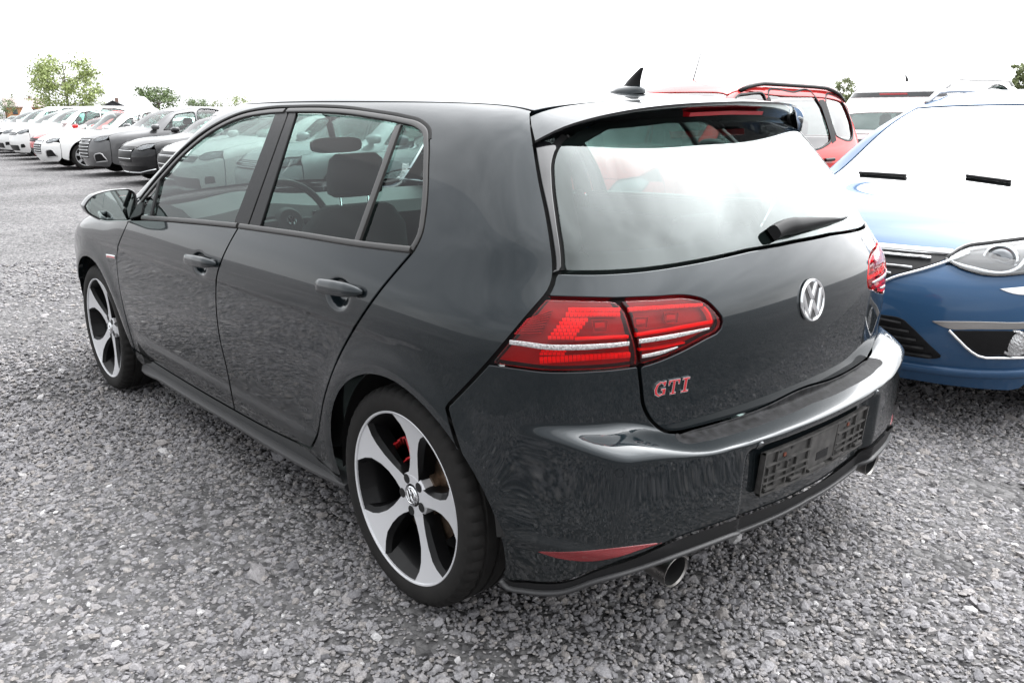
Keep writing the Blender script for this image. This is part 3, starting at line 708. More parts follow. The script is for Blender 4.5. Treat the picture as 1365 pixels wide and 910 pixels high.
def emblem(parent, P, N, R, name):
    """round badge: ring, V over W, on a dark disc"""
    u, v, w = frame_at(P, N); e = empty_part(name, parent)
    def at(a, b, h=0.): return P+u*a*R+v*b*R+w*h*R
    m = MB(); n = 48
    prof = [(1.0, 0), (1.0, .06), (.96, .12), (.90, .12), (.86, .07), (.86, 0)]
    V = [at(r*math.cos(2*math.pi*k/n), r*math.sin(2*math.pi*k/n), h) for k in range(n) for r, h in prof]; q = len(prof)
    m.add(V, [(k*q+i, k*q+i+1, ((k+1) % n)*q+i+1, ((k+1) % n)*q+i) for k in range(n) for i in range(q-1)]); m.build('ring', CHROME, e)
    m = MB(); V = [at(.88*math.cos(2*math.pi*k/n), .88*math.sin(2*math.pi*k/n), .02) for k in range(n)]; m.add(V, [tuple(range(n))]); m.build('disc', PIANO, e, False)
    def strokes(pl, wd):
        m = MB(); pl = np.array(pl, float)
        for a, b in zip(pl[:-1], pl[1:]):
            d = b-a; d /= np.linalg.norm(d); nn = np.array([-d[1], d[0]])*wd; q = [a-nn, b-nn, b+nn, a+nn]; q2 = [a-nn*.6, b-nn*.6, b+nn*.6, a+nn*.6]
            V = [at(*p, .02) for p in q]+[at(*p, .10) for p in q2]
            m.add(V, [(4, 5, 6, 7), (0, 1, 5, 4), (1, 2, 6, 5), (2, 3, 7, 6), (3, 0, 4, 7)])
        return m
    strokes([(-.40, .80), (0, .09), (.40, .80)], .105).build('letter', CHROME, e, False)
    strokes([(-.78, .44), (-.40, -.74), (0, -.02), (.40, -.74), (.78, .44)], .105).build('letter', CHROME, e, False)
    return e
def letters(parent, P, u, v, w):
    h = .019; rdm = mat('letter_red', (.42, .012, .02), .3, 0, .6)
    G = [[(.92, .62), (.98, 1.0), (.80, 1.0), (.72, .95), (.45, 1.02), (.12, .82), (0, .5), (.12, .16), (.45, -.02), (.75, .06), (1.0, .08), (1.0, .52), (.58, .52), (.58, .36), (.72, .36), (.72, .20), (.5, .15), (.32, .28), (.26, .5), (.33, .74), (.52, .86), (.72, .76), (.78, .62)]]
    T = [[(0, 1), (1.0, 1), (1.0, .62), (.86, .62), (.80, .84), (.62, .84), (.62, .16), (.76, .16), (.76, 0), (.24, 0), (.24, .16), (.38, .16), (.38, .84), (.20, .84), (.14, .62), (0, .62)]]
    I = [[(0, 1), (.62, 1), (.62, .84), (.44, .84), (.44, .16), (.62, .16), (.62, 0), (0, 0), (0, .16), (.18, .16), (.18, .84), (0, .84)]]
    x = -.052; e = empty_part('lettering', parent)
    for gl, wd in ((G, .034), (T, .034), (I, .036)):
        for poly in gl:
            m = MB(); 
            m.prism(poly, lambda a, b: P+u*(x+a*wd+(b-.5)*.004)+v*(b-.5)*2*h+w*.0035, .006, w); o = m.build('letter', CHROME, e, False)
            ctr = np.mean(poly, 0); q = inset_poly(np.array(poly), .045)
            m = MB(); m.prism(q, lambda a, b: P+u*(x+a*wd+(b-.5)*.004)+v*(b-.5)*2*h+w*.0042, .002, w); m.build('letter_face', rdm, o, False)
        x += wd+.005 if gl is not T else wd+.006
HATCH = hatch_and_lamps()

def rear_bumper():
    g = GOLF; b = empty_part('rear_bumper', g)
    cb = lambda px: SB.to(SB.hit(smooth_line(px, 4)))
    tb = lambda Q: SB.to(S.pt(Q))
    UB = SB.xa-math.pi/2*SB.L
    seam = tb(c(SEAM_)[::-1]); lbot = tb(c(LO_BOT)[::-1]); jj = tb(c(J_))
    hb = c(HB_); hb = hb[hb[:, 0] > U0+.01]; hb = np.r_[hb, [[U0, hb[-1, 1]]]]; hb = SB.to(S.pt(hb)-[0, 0, .004]); hb[-1, 0] = UB
    lip = cb([(668, 764), (673, 770), (700, 774), (745, 775.5), (800, 757), (850, 740), (890, 722), (977.7, 690), (1065.6, 655), (1110, 628)]); lip = lip[lip[:, 0] > UB+.01]; lip = np.r_[lip, [[UB, lip[-1, 1]+.004]]]
    low = cb([(670, 770), (676, 778.5), (699, 784.6), (750.5, 786.5), (793.6, 771.8), (855, 752.3), (956, 716), (1043.7, 681), (1109.6, 641.7)]); low = low[low[:, 0] > UB+.01]; low = np.r_[low, [[UB, low[-1, 1]+.004]]]
    arch = arc(-.012, .318, .366, 141, 193, 24, SB)
    panel('bumper_skin', full(join_lines(lip[::-1], arch[::-1], seam, lbot[1:], jj[1:], hb), SB), SB, PAINT, b, grid=.009, mirror=False)
    # matte load-sill pad on the ledge
    K = cb([(901, 586), (910, 590.5), (942.6, 588), (985, 577), (1026, 562.6)]); K = K[K[:, 0] > UB]
    kc = np.array([[UB, K[-1, 1]+.012]])
    lf = join_lines(kc, K[::-1], jj[-2:], hb)
    panel('sill_pad', full(lf, SB), SB, mat('sill_pad', (.016, .016, .017), .6, spec=.18, noise=(45, .9), bump=(260, .5, .003)), b, grid=.013, mirror=False, off=.0015, depth=.003, gap=.0)
    # black valance and its lip
    panel('valance', full(join_lines(low[::-1], lip), SB), SB, MATTE, b, grid=.015, mirror=False, off=.006, depth=.05, gap=0)
    V, Fc = ribbon_geo(full(low, SB), SB, .006, .016, .0, .012, .03); both('valance_lip', V, Fc, mat('skirt_grey', (.026, .026, .027), .45, spec=.5), b, False, ang=None)
    # rear reflectors
    rp = join_lines(cb([(713.6, 734.4), (760, 735), (814, 730.5), (888, 721.5)]), cb([(888, 721.5), (855, 731.5), (826, 741.5), (793.6, 747.5), (760.8, 746.5), (740, 743)]))
    panel('reflector', rp, SB, mat('reflector_red', (.17, .004, .007), .3, 0, .8, bump=(900, .8, .002)), b, grid=.012, off=.0015, depth=.006, gap=0)
    # parking sensors
    for px in ((826, 630.7), (1013.8, 594)):
        Q = SB.hit([px])[0]; N = SB.nrm(Q[None])[0]; u, v, w = frame_at(Q, N)
        m = MB(); n = 20; V = [Q+(u*math.cos(2*math.pi*k/n)+v*math.sin(2*math.pi*k/n))*r+w*h for r, h in ((.0125, -.004), (.0125, .0012), (.0108, .0012), (.0106, -.0005), (.0098, .0008), (0.004, .0012)) for k in range(n)]
        m.add(V, [(a*n+k, a*n+(k+1) % n, (a+1)*n+(k+1) % n, (a+1)*n+k) for a in range(5) for k in range(n)]+[tuple(range(5*n, 6*n))])
        both('parking_sensor', m.V, m.F, PAINT, b)
    # empty number-plate holder
    ph = empty_part('plate_holder', b); plm = mat('holder_plastic', (.042, .040, .038), .6, noise=(40, .5))
    pdk = mat('holder_dark', (.003, .003, .003), .8)
    def at(y, z, h): # surface of the holder: slightly bowed with the bumper, leaning with it
        return np.array([-.763+.16*y*y-(z-.46)*.10-h, y, z])
    def bx(mb, y0, y1, z0, z1, h0, h1):
        ys = np.linspace(y0, y1, max(2, int((y1-y0)/.05)+1)); n = len(ys)
        V = [at(y, z, h) for (z, h) in ((z0, h0), (z0, h1), (z1, h1), (z1, h0)) for y in ys]
        mb.add(V, [(k*n+i, k*n+i+1, ((k+1) % 4)*n+i+1, ((k+1) % 4)*n+i) for k in range(4) for i in range(n-1)]+[(0, n, 2*n, 3*n), (n-1, 4*n-1, 3*n-1, 2*n-1)])
    m = MB(); bx(m, -.262, .262, .402, .518, -.012, -.004); m.build('backing', plm, ph, False)
    m = MB(); bx(m, -.265, .265, .398, .405, -.006, .008); bx(m, -.265, .265, .515, .520, -.006, .004); bx(m, -.265, -.260, .4, .52, -.006, .006); bx(m, .260, .265, .4, .52, -.006, .006)
    m.build('rim', plm, ph, False)
    for z in (.428, .447, .478): 
        for a, e in ((-.255, -.09), (.06, .255)): m = MB(); bx(m, a, e, z, z+.0045, -.005, .005); m.build('rib', plm, ph, False)
    for y in (-.235, -.195, -.15, -.085, .06, .115, .155, .205, .235):
        m = MB(); z1 = .512 if y in (-.195, -.085, .06, .205) else .47; bx(m, y, y+.004, .408, z1, -.005, .003); m.build('rib', plm, ph, False)
    m = MB(); bx(m, -.08, .055, .415, .512, -.006, .0015); m.build('centre_plate', plm, ph, False)
    m = MB(); rr = random.Random(3)
    for cx_ in (-.17, .18):
        for i in range(4):
            for j in range(5):
                if (i+j) % 2 == 0 or rr.random() < .4: y = cx_-.045+i*.024; z = .425+j*.019; bx(m, y, y+.009, z, z+.006, -.0045, -.003)
    m.build('slots', pdk, ph, False)['kind'] = 'stuff'
    for a, e, z in ((-.255, -.21, .410), (-.13, -.07, .410), (-.03, .05, .407), (.09, .14, .410), (.2, .25, .410)):
        m = MB(); bx(m, a, e, z, z+.007, -.005, .009); m.build('clip', plm, ph, False)
    m = MB(); bx(m, -.045, .015, .43, .455, .0, .0024); m.build('imprint', BLACK, ph, False)
    for y in (.165, -.16):
        m = MB(); bx(m, y, y+.01, .487, .497, -.004, -.001); m.build('screw', mat('rust', (.12, .03, .015), .8), ph, False)
    # tail pipes
    steel = mat('pipe_steel', (.26, .25, .24), .3, 1., noise=(30, .25))
    m = MB(); ax = np.array([-.98, .03, -.12]); ax /= np.linalg.norm(ax); Pp = np.array([-.680, .503, .247])
    a = np.cross(ax, (0, 0, 1)); a /= np.linalg.norm(a); b2 = np.cross(a, ax); n = 28
    prof = [(.041, -.30), (.0425, -.1), (.0435, -.004), (.044, .0), (.0425, .001), (.0400, -.004), (.039, -.16), (.0, -.162)]
    V = [Pp+ax*d+(a*math.cos(2*math.pi*k/n)+b2*math.sin(2*math.pi*k/n))*r for r, d in prof for k in range(n)]
    Fc = [(i*n+k, i*n+(k+1) % n, (i+1)*n+(k+1) % n, (i+1)*n+k) for i in range(len(prof)-1) for k in range(n)]
    both('tail_pipe', V[:6*n], [f for f in Fc if f[0] < 5*n], steel, g); both('tail_pipe_soot', V[5*n:], [tuple(q-5*n for q in f) for f in Fc if f[0] >= 5*n], mat('soot', (.006, .006, .006), .9), g)
rear_bumper()

def wheel_mesh():
    """one wheel in its own frame: axis +y outwards, centre at the origin; returns {part: (V, F, material)}"""
    P = {}
    m = MB(); n = 150; to = .112
    prof = [(.246, .088), (.251, .099), (.263, .1045), (.280, .1055), (.296, .103), (.3075, .096), (.3135, .088), (.3165, .078), (.3172, .062), (.311, .060), (.311, .052), (.3178, .050), (.318, .02), (.3115, .018), (.3115, .008), (.318, .006), (.318, -.030), (.311, -.032), (.311, -.042), (.3175, -.044), (.3165, -.078), (.3075, -.098), (.280, -.112), (.247, -.104), (.238, -.09)]
    m.lathe(prof, n); q = len(prof)
    V = np.array(m.V)
    for k in range(n):
        if k % 3 == 0:
            for i in (5, 6, 7, 8): 
                d = V[k*q+i].copy(); r = math.hypot(d[0], d[2]); s = (r-.0055)/r; V[k*q+i] = (d[0]*s, d[1]-.001, d[2]*s)
    P['tyre'] = (V, m.F, RUBBER)
    m = MB(); m.lathe([(.240, -.09), (.222, -.085), (.214, -.03), (.214, .04), (.230, .070), (.2445, .0935)], 72); P['barrel'] = (m.V, m.F, mat('rim_black', (.003, .003, .0033), .4, 0, .12, spec=.15))
    silver = mat('machined_alloy', (.62, .625, .64), .28, .35)
    m = MB(); m.lathe([(.2435, .085), (.2440, .0975), (.2460, .0992), (.2500, .1000), (.2525, .0975), (.2525, .088)], 96); P['rim_lip'] = (m.V, m.F, silver)
    blk = MATS['rim_black']
    yf = lambda r: .064+.0285*(r/.235)**2.2          # face of the spokes: dished towards the hub
    m = MB(); mf = MB()
    E1 = [(.050, -30), (.066, -22), (.085, -16), (.115, -11.5), (.150, -10), (.190, -11.5), (.215, -14), (.2445, -19)]
    E2 = [(.2445, 17), (.215, 11), (.190, 7), (.150, 5), (.115, 6), (.085, 11), (.066, 20), (.050, 30)]
    for s in range(5):
        t0 = math.radians(90-72*s+6)
        def pt(r, a, dy=0.): 
            w = t0-math.radians(a); return (r*math.cos(w), yf(r)+dy, r*math.sin(w))
        # machined face as a strip of quads, the black flank below it
        n1 = len(E1); E2r = E2[::-1]; rows = []
        for (r1, a1), (r2, a2) in zip(E1, E2r):
            rows.append([pt(r1, a1+(a2-a1)*k/6, 0) for k in range(7)])
        V = [p for r in rows for p in r]; mf.add(V, [(i*7+k, i*7+k+1, (i+1)*7+k+1, (i+1)*7+k) for i in range(n1-1) for k in range(6)])
        for E, sg in ((E1, -1), (E2r, 1)):
            A = [pt(r, a, -.0003) for r, a in E]; Bq = [pt(r, a+sg*(3.5+2.5*math.sin(min(1, (r-.05)/.18)*math.pi)), -.012) for r, a in E]; C_q = [pt(r, a+sg*(4.5+3*math.sin(min(1, (r-.05)/.18)*math.pi)), -.05) for r, a in E]; nE = len(E)
            m.add(A+Bq+C_q, [(j*nE+i, j*nE+i+1, (j+1)*nE+i+1, (j+1)*nE+i) for j in range(2) for i in range(nE-1)])
        A = [pt(r, a+(b-a)*k/6, -.05) for (r, a), (_, b) in zip(E1, E2r) for k in range(7)]
        m.add(A, [(i*7+k, i*7+k+1, (i+1)*7+k+1, (i+1)*7+k) for i in range(n1-1) for k in range(6)])
    P['spoke_face'] = (mf.V, mf.F, silver); P['spoke'] = (m.V, m.F, blk)
    # hub between the spokes with the five bolt wells, and the cap
    m = MB(); m.lathe([(.034, .058), (.034, .0660), (.060, .0660), (.066, .060), (.066, .03)], 40); P['hub'] = (m.V, m.F, silver)
    m = MB()
    for s in range(5):
        w = math.radians(90-72*s+6+36); cx_, cz_ = .049*math.cos(w), .049*math.sin(w)
        m = MB(); m.lathe([(.0, .0672), (.0085, .0672), (.0145, .0668)], 16, c=(cx_, 0, cz_)); P['bolt'+'.'*s] = (m.V, m.F, GAP)
    m = MB(); m.lathe([(0, .0705), (.024, .0695), (.0275, .067), (.028, .06)], 36); P['hub_cap'] = (m.V, m.F, CHROME)
    rust = mat('brake_disc', (.17, .12, .085), .42, .85, noise=(40, .5))
    m = MB(); m.lathe([(.05, -.03), (.05, .03), (.075, .032), (.078, .012), (.150, .012), (.150, -.01), (.078, -.01)], 60); P['brake_disc'] = (m.V, m.F, rust)
    m = MB(); m.lathe([(.02, -.04), (.155, -.035), (.205, -.06)], 60); P['dust_shield'] = (m.V, m.F, GAP)
    return P
def caliper(parent, sgn, ang, loc):
    m = MB()
    for k in range(7):
        w = math.radians(ang-17+34*k/6); r = .132+.004*math.sin(k*1.7)
        M = np.array([[math.cos(w), 0, -math.sin(w)], [0, 1, 0], [math.sin(w), 0, math.cos(w)]])
        m.box((loc[0]+r*math.cos(w), loc[1]+sgn*.012, loc[2]+r*math.sin(w)), (.058, .062, .028), M)
    m.build('brake_caliper', mat('caliper_red', (.42, .010, .014), .38), parent)
WP = wheel_mesh()
def add_wheel(parent, x, y, z, sgn, rot, emblem_on=True, cal=140):
    w = empty_part('wheel', parent); w.location = (x, y, z)
    cr, sr = math.cos(rot), math.sin(rot)
    for k, (V, Fc, mt) in WP.items():
        V = np.array(V); 
        if k not in ('brake_disc', 'dust_shield', 'tyre', 'barrel'): V = np.stack([V[:, 0]*cr-V[:, 2]*sr, V[:, 1], V[:, 0]*sr+V[:, 2]*cr], -1)
        if sgn < 0: V = V*[1, -1, 1]
        o = mk(k.rstrip('.'), V, Fc, mt, w); sharp(o, 32)
    if emblem_on: 
        o = emblem(w, np.array([0, sgn*.0702, 0]), np.array([0., sgn, 0]), .024, 'cap_emblem')
    caliper(w, sgn, cal, (0, 0, 0))
for x, yy, rot in ((0., .757, math.radians(2)), (2.631, .767, math.radians(6))):
    add_wheel(GOLF, x, yy, .318, 1, rot, cal=52 if x == 0 else 150)
    add_wheel(GOLF, x, -yy, .318, -1, rot+.4, False, cal=52 if x == 0 else 150)
def liners():
    for x in (0., 2.631):
        m = MB(); n = 28; w = np.radians(np.linspace(-4, 176, n))
        V = [(x-.012*(x == 0)+R*math.cos(a), y, .318+R*math.sin(a)) for R, y in ((.372, .835), (.390, .81), (.390, .50)) for a in w] + [(x, .50, .318)]
        Fc = [(k*n+i, k*n+i+1, (k+1)*n+i+1, (k+1)*n+i) for k in range(2) for i in range(n-1)]+[(2*n+i, 2*n+i+1, 3*n) for i in range(n-1)]
        both('wheel_arch_liner', V, Fc, mat('liner', (.008, .008, .008), .9), GOLF, ang=None)
    # floor pan
    m = MB(); xs = [-.62, -.4, .42, 2.2, 3.05, 3.35]; 
    for (x0, x1, yw, z0, z1) in ((-.56, -.40, .60, .33, .36), (-.40, .42, .50, .26, .32), (.42, 2.2, .80, .19, .24), (2.2, 3.05, .52, .19, .26), (3.05, 3.36, .62, .2, .26)):
        m.box(((x0+x1)/2, 0, (z0+z1)/2), (x1-x0, 2*yw, z1-z0))
    m.box((-.02, 0, .318), (.10, 1.24, .09)); m.box((2.631, 0, .318), (.09, 1.24, .09)); m.tube([(-.35, .505, .30), (-.2, .45, .26), (.6, .1, .24)], .032, 10); m.box((-.38, 0.0, .33), (.24, .9, .10))
    m.build('underbody', mat('liner', ()), GOLF, False)
    # side skirt blades
    L = np.array([(.338, .846, .236), (.5, .852, .228), (1.2, .852, .215), (1.9, .848, .206), (2.2, .838, .205), (2.262, .80, .205)]); L = smooth_line(L, .06); n = len(L)
    V = np.concatenate([L+[0, -.09, .022], L+[0, -.02, .012], L+[0, 0, .002], L+[0, .001, -.006], L+[0, -.02, -.016], L+[0, -.09, -.02]])
    Fc = [(k*n+i, k*n+i+1, (k+1)*n+i+1, (k+1)*n+i) for k in range(5) for i in range(n-1)]+[tuple(k*n for k in range(6)), tuple(k*n+n-1 for k in range(6))]
    both('side_skirt', V, Fc, mat('skirt_grey', (.026, .026, .027), .45, spec=.5), GOLF, ang=40)
liners()
def mirrors_handles():
    g = GOLF
    pm = np.array([(112.5, 275.7), (117, 268), (124, 261), (135, 256.5), (148.6, 253.3), (162, 252), (172.8, 252), (179, 256), (182, 267), (182.5, 280), (181, 290), (175, 294), (155, 295.5), (137, 295), (126, 290), (117, 284)])
    D = pxray(pm); t = (2.02-CAM[0])/D[:, 0]; O = (CAM[:3]+D*t[:, None])[:, 1:]
    O = smooth_line(np.r_[O, O[:1]], .008)[:-1]; cc = O.mean(0)+[0, .004]; n = len(O)
    def ring(sc, x, sh=0.): q = cc+(O-cc)*sc; return np.c_[np.full(n, x)+(q[:, 0]-cc[0])*.10, q[:, 0]+sh, q[:, 1]]
    shell = [ring(.93, 2.030), ring(.955, 2.018), ring(.985, 2.017), ring(1., 2.022), ring(1.0, 2.045), ring(.96, 2.085), ring(.86, 2.12), ring(.66, 2.145), ring(.35, 2.158)]
    V = np.concatenate(shell+[np.array([[2.16, cc[0], cc[1]]])]); m = len(shell)
    Fc = [(k*n+i, k*n+(i+1) % n, (k+1)*n+(i+1) % n, (k+1)*n+i) for k in range(m-1) for i in range(n)]+[((m-1)*n+i, (m-1)*n+(i+1) % n, m*n) for i in range(n)]
    mir = [empty_part('door_mirror', g) for _ in range(2)]
    rim = [f for f in Fc if f[0] < 3*n]; cap = [f for f in Fc if f[0] >= 3*n]
    both('mirror_cap', V[3*n:], [tuple(q-3*n for q in f) for f in cap], PAINT, mir, ang=60); both('mirror_rim', V[:4*n], rim, PIANO, mir, ang=60)
    gl = ring(.90, 2.030); both('mirror_glass', gl, [tuple(range(n))], mat('mirror', (.62, .70, .68), .0, 1.), mir, ang=None)
    bk = np.concatenate([ring(.96, 2.034), ring(.98, 2.05)]); both('mirror_backing', bk, [tuple(range(n))], GAP, mir, ang=None)
    mb = MB(); mb.tube([(2.075, .80, .925), (2.075, .85, .928), (2.07, .90, .938)], [.030, .026, .024], 12, sx=1.5); both('mirror_foot', mb.V, mb.F, BLACK, mir)
    for (pa, pb), par in ((((249.5, 344.5), (289.5, 351.5)), 'front_door'), (((424.5, 379.5), (485, 390)), 'rear_door')):
        doors = [o for o in g.children if o.name.startswith(par)]
        A, B = S.hit([pa, pb]); N = S.nrm(np.array([A, B])).mean(0); N /= np.linalg.norm(N); t = np.linspace(0, 1, 22)
        mid = A+(B-A)*t[:, None]; prof = np.interp(t, [0, .07, .2, .5, .8, .93, 1], [.003, .014, .024, .027, .024, .016, .005])
        hh = np.interp(t, [0, .05, .15, .5, .78, .93, 1], [.004, .015, .0205, .0215, .020, .014, .005]); dd = np.interp(t, [0, .07, .2, .5, .8, .93, 1], [.003, .010, .010, .0095, .011, .010, .003])
        u = (B-A)/np.linalg.norm(B-A); v = np.cross(u, N); n = 16
        V = [mid[i]+N*(prof[i]+dd[i]*math.sin(w))+v*hh[i]*(math.cos(w)) for i in range(22) for w in np.linspace(0, 2*math.pi, n, endpoint=False)]
        # feet at both ends
        Fc = [(i*n+k, i*n+(k+1) % n, (i+1)*n+(k+1) % n, (i+1)*n+k) for i in range(21) for k in range(n)]+[tuple(range(n)), tuple(range(21*n, 22*n))]
        hs = both('door_handle', V, Fc, PAINT, doors)
        mb = MB(); w = u if B[0] < A[0] else -u
        for tt, L_ in ((.12, .014), (.88, .017)):
            q = A+(B-A)*tt; mb.tube([q-N*.02, q+N*.022], [L_, L_*.8], 12, up=v)
            both('handle_base', mb.V, mb.F, PAINT, doors); mb = MB()
        # keyhole collar ring
    # red badge on the fender
    V, Fc = ribbon_geo(c([(142.5, 341), (149, 342), (154, 343.2)], step=2), S, .0085, .004, 0., .004, .003); bo = both('side_badge', V, Fc, CHROME, g)
    V, Fc = ribbon_geo(c([(143.2, 341.6), (149, 342.4), (153.4, 343.4)], step=2), S, .0048, .005, 0., .004, .003); both('side_badge_face', V, Fc, MATS['letter_red'], bo)
    # fin aerial
    b = S.top([(-.035, 0)])[0]; m = MB(); n = 20
    V = []
    for h, ax, ay, dx in ((-.004, .072, .034, 0), (.006, .070, .032, 0), (.014, .060, .024, -.004), (.020, .046, .014, -.008)):
        V += [(b[0]+dx+ax*math.cos(w), ay*math.sin(w), b[2]+h-.03*(ax*math.cos(w))) for w in np.linspace(0, 2*math.pi, n, endpoint=False)]
    m.add(V, [(k*n+i, k*n+(i+1) % n, (k+1)*n+(i+1) % n, (k+1)*n+i) for k in range(3) for i in range(n)]+[tuple(range(3*n, 4*n))])
    an = empty_part('aerial', g); m.build('aerial_base', PAINT, an)
    m = MB(); V = []
    for h, x0, x1, wd in ((.014, .022, -.052, .010), (.035, .000, -.053, .0075), (.055, -.026, -.058, .006), (.069, -.046, -.063, .004), (.072, -.052, -.062, .002)):
        V += [(b[0]+x0+(x1-x0)*q, s*wd*math.sin(math.pi*q)**.6 if 0 < q < 1 else 0., b[2]+h) for s, qs in ((1, np.linspace(0, 1, 7)), (-1, np.linspace(1, 0, 7)[1:-1])) for q in qs]
    n = 12; m.add(V, [(k*n+i, k*n+(i+1) % n, (k+1)*n+(i+1) % n, (k+1)*n+i) for k in range(4) for i in range(n)]+[tuple(range(4*n, 5*n))]); m.build('aerial_fin', BLACK, an)
mirrors_handles()

def interior():
    g = empty_part('cabin', GOLF)
    fab = mat('seat_fabric', (.018, .018, .019), .9, bump=(300, .3, .002)); dash = mat('dash', (.012, .0125, .013), .6, bump=(400, .2, .001)); lin = mat('headliner', (.10, .10, .098), .95)
    def soft(name, secs, n=18, mt=fab, e=3.2):
        """stack of rounded-rectangle sections (cx,cy,cz,hx,hy) lofted upwards"""
        V = []
        for cx, cy, cz, hx, hy in secs:
            for w in np.linspace(0, 2*math.pi, n, endpoint=False):
                cw, sw = math.cos(w), math.sin(w); V.append((cx+hx*math.copysign(abs(cw)**(2/e), cw), cy+hy*math.copysign(abs(sw)**(2/e), sw), cz))
        m = len(secs); Fc = [(k*n+i, k*n+(i+1) % n, (k+1)*n+(i+1) % n, (k+1)*n+i) for k in range(m-1) for i in range(n)]+[tuple(range(n))[::-1], tuple(range((m-1)*n, m*n))]
        mb = MB(); mb.add(V, Fc); return mb.build(name, mt, g)
    for y in (.345, -.345):
        soft('seat_cushion', [(1.28, y, .36, .25, .235), (1.28, y, .40, .27, .25), (1.29, y, .50, .27, .25), (1.30, y, .53, .25, .22)])
        soft('seat_back', [(1.13, y, .46, .07, .22), (1.11, y, .50, .085, .25), (1.075, y, .75, .085, .26), (1.03, y, .93, .07, .22), (1.015, y, 1.0, .055, .16), (1.01, y, 1.015, .04, .13)])
        hr = soft('head_restraint', [(1.035, y-.01, 1.045, .03, .085), (1.03, y-.01, 1.06, .05, .112), (1.02, y-.01, 1.12, .055, .118), (1.012, y-.01, 1.185, .048, .108), (1.01, y-.01, 1.205, .03, .085)], e=2.8)
        for dy in (-.06, .06):
            m = MB(); m.tube([(1.02, y+dy, .98), (1.03, y+dy, 1.08)], .006, 8); m.build('head_restraint_post', CHROME, g)
    soft('rear_bench', [(.30, 0, .36, .24, .60), (.30, 0, .42, .25, .62), (.30, 0, .50, .24, .61)])
    soft('rear_seat_back', [(.10, 0, .46, .07, .58), (.08, 0, .55, .08, .60), (.0, 0, .86, .07, .58), (-.02, 0, .89, .05, .55)])
    for y in (.36, -.36): soft('head_restraint', [(-.03, y, .89, .04, .10), (-.035, y, .92, .045, .12), (-.05, y, .99, .04, .115), (-.052, y, 1.005, .025, .09)])
    # dashboard: swept section
    sec = [(2.22, .93), (2.05, .965), (1.90, .955), (1.80, .925), (1.765, .87), (1.78, .80), (1.84, .70), (1.95, .58)]
    ys = np.linspace(-.70, .70, 29); V = []
    for x, z in sec:
        for y in ys: V.append((x-.06*(y/.7)**2+.0, y, z+.035*math.exp(-((y-.35)/.20)**2)*(1 if z > .84 else 0)))
    n = len(ys); m = MB(); m.add(V, [(k*n+i, k*n+i+1, (k+1)*n+i+1, (k+1)*n+i) for k in range(len(sec)-1) for i in range(n-1)]); m.build('dashboard', dash, g)
    m = MB(); m.box((1.778, 0, .845), (.02, .24, .13)); m.build('centre_screen', PIANO, g)
    m = MB(); m.box((1.772, -.38, .86), (.012, .48, .016)); m.build('dash_strip', CHROME, g)
    m = MB(); m.box((1.45, 0, .42), (.9, .20, .30)); bevel(m.build('centre_console', dash, g), .03)
    # steering wheel
    C0 = np.array([1.56, .345, .90]); ax = np.array([-.90, 0, .44]); ax /= np.linalg.norm(ax); a = np.array([0, 1., 0]); b = np.cross(ax, a)
    th = np.linspace(0, 2*math.pi, 41); pts = [C0+.182*(a*math.cos(t)+b*math.sin(t)) for t in th]; m = MB(); m.tube(pts, .0155, 10, caps=False, up=ax); m.build('steering_wheel', dash, g)
    for d in (a, -a, -b if b[2] > 0 else b):
        m = MB(); m.tube([C0-ax*.02+d*.03, C0-ax*.01+d*.17], [.028, .016], 10, up=ax); m.build('steering_spoke', dash, g)
    m = MB(); m.tube([C0-ax*.05, C0-ax*.005, C0+ax*.012], [.05, .07, .052], 20); m.build('steering_hub', dash, g)
    emblem(g, C0+ax*.013, ax, .022, 'steering_badge')
    m = MB(); m.tube([C0-ax*.05, C0-ax*.25], [.04, .05], 12); m.build('steering_column', dash, g)
    # rear-view mirror
    V = []; n = 24
    for x, s in ((1.705, .9), (1.70, 1.), (1.715, 1.02), (1.74, .8)):
        for w in np.linspace(0, 2*math.pi, n, endpoint=False): cw, sw = math.cos(w), math.sin(w); V.append((x, .013+.130*s*math.copysign(abs(cw)**.6, cw), 1.207+.035*s*math.copysign(abs(sw)**.6, sw)))
    m = MB(); m.add(V, [(k*n+i, k*n+(i+1) % n, (k+1)*n+(i+1) % n, (k+1)*n+i) for k in range(3) for i in range(n)]+[tuple(range(n))[::-1], tuple(range(3*n, 4*n))]); m.build('rear_view_mirror', BLACK, g)
    m = MB(); m.tube([(1.73, .013, 1.22), (1.76, .013, 1.30), (1.74, .013, 1.35)], [.014, .016, .05], 12); m.build('mirror_mount', BLACK, g)
    # door cards, headliner, floor and luggage bay
    P = s3([(-.30, .92), (.3, .92), (1.2, .92), (2.05, .90), (2.15, .6), (2.1, .28), (1., .28), (.42, .30), (.33, .55), (.2, .70), (-.2, .70), (-.3, .80)])
    panel('door_card', P, S, dash, g, grid=.06, off=-.075, depth=0, gap=0)
    rf = np.array([(-.22, .50), (.3, .535), (1.2, .545), (1.58, .52)]); lf = np.r_[smooth_line(rf, .05)]; P = join_lines(lf, (lf*[1, -1])[::-1])
    panel('headliner', P, ST, lin, g, grid=.08, off=-.035, depth=0, gap=0, mirror=False)
    m = MB(); m.box((1.05, 0, .30), (2.3, 1.5, .03)); m.box((-.33, 0, .60), (.56, 1.05, .02)); m.build('carpet', fab, g, False)
interior()
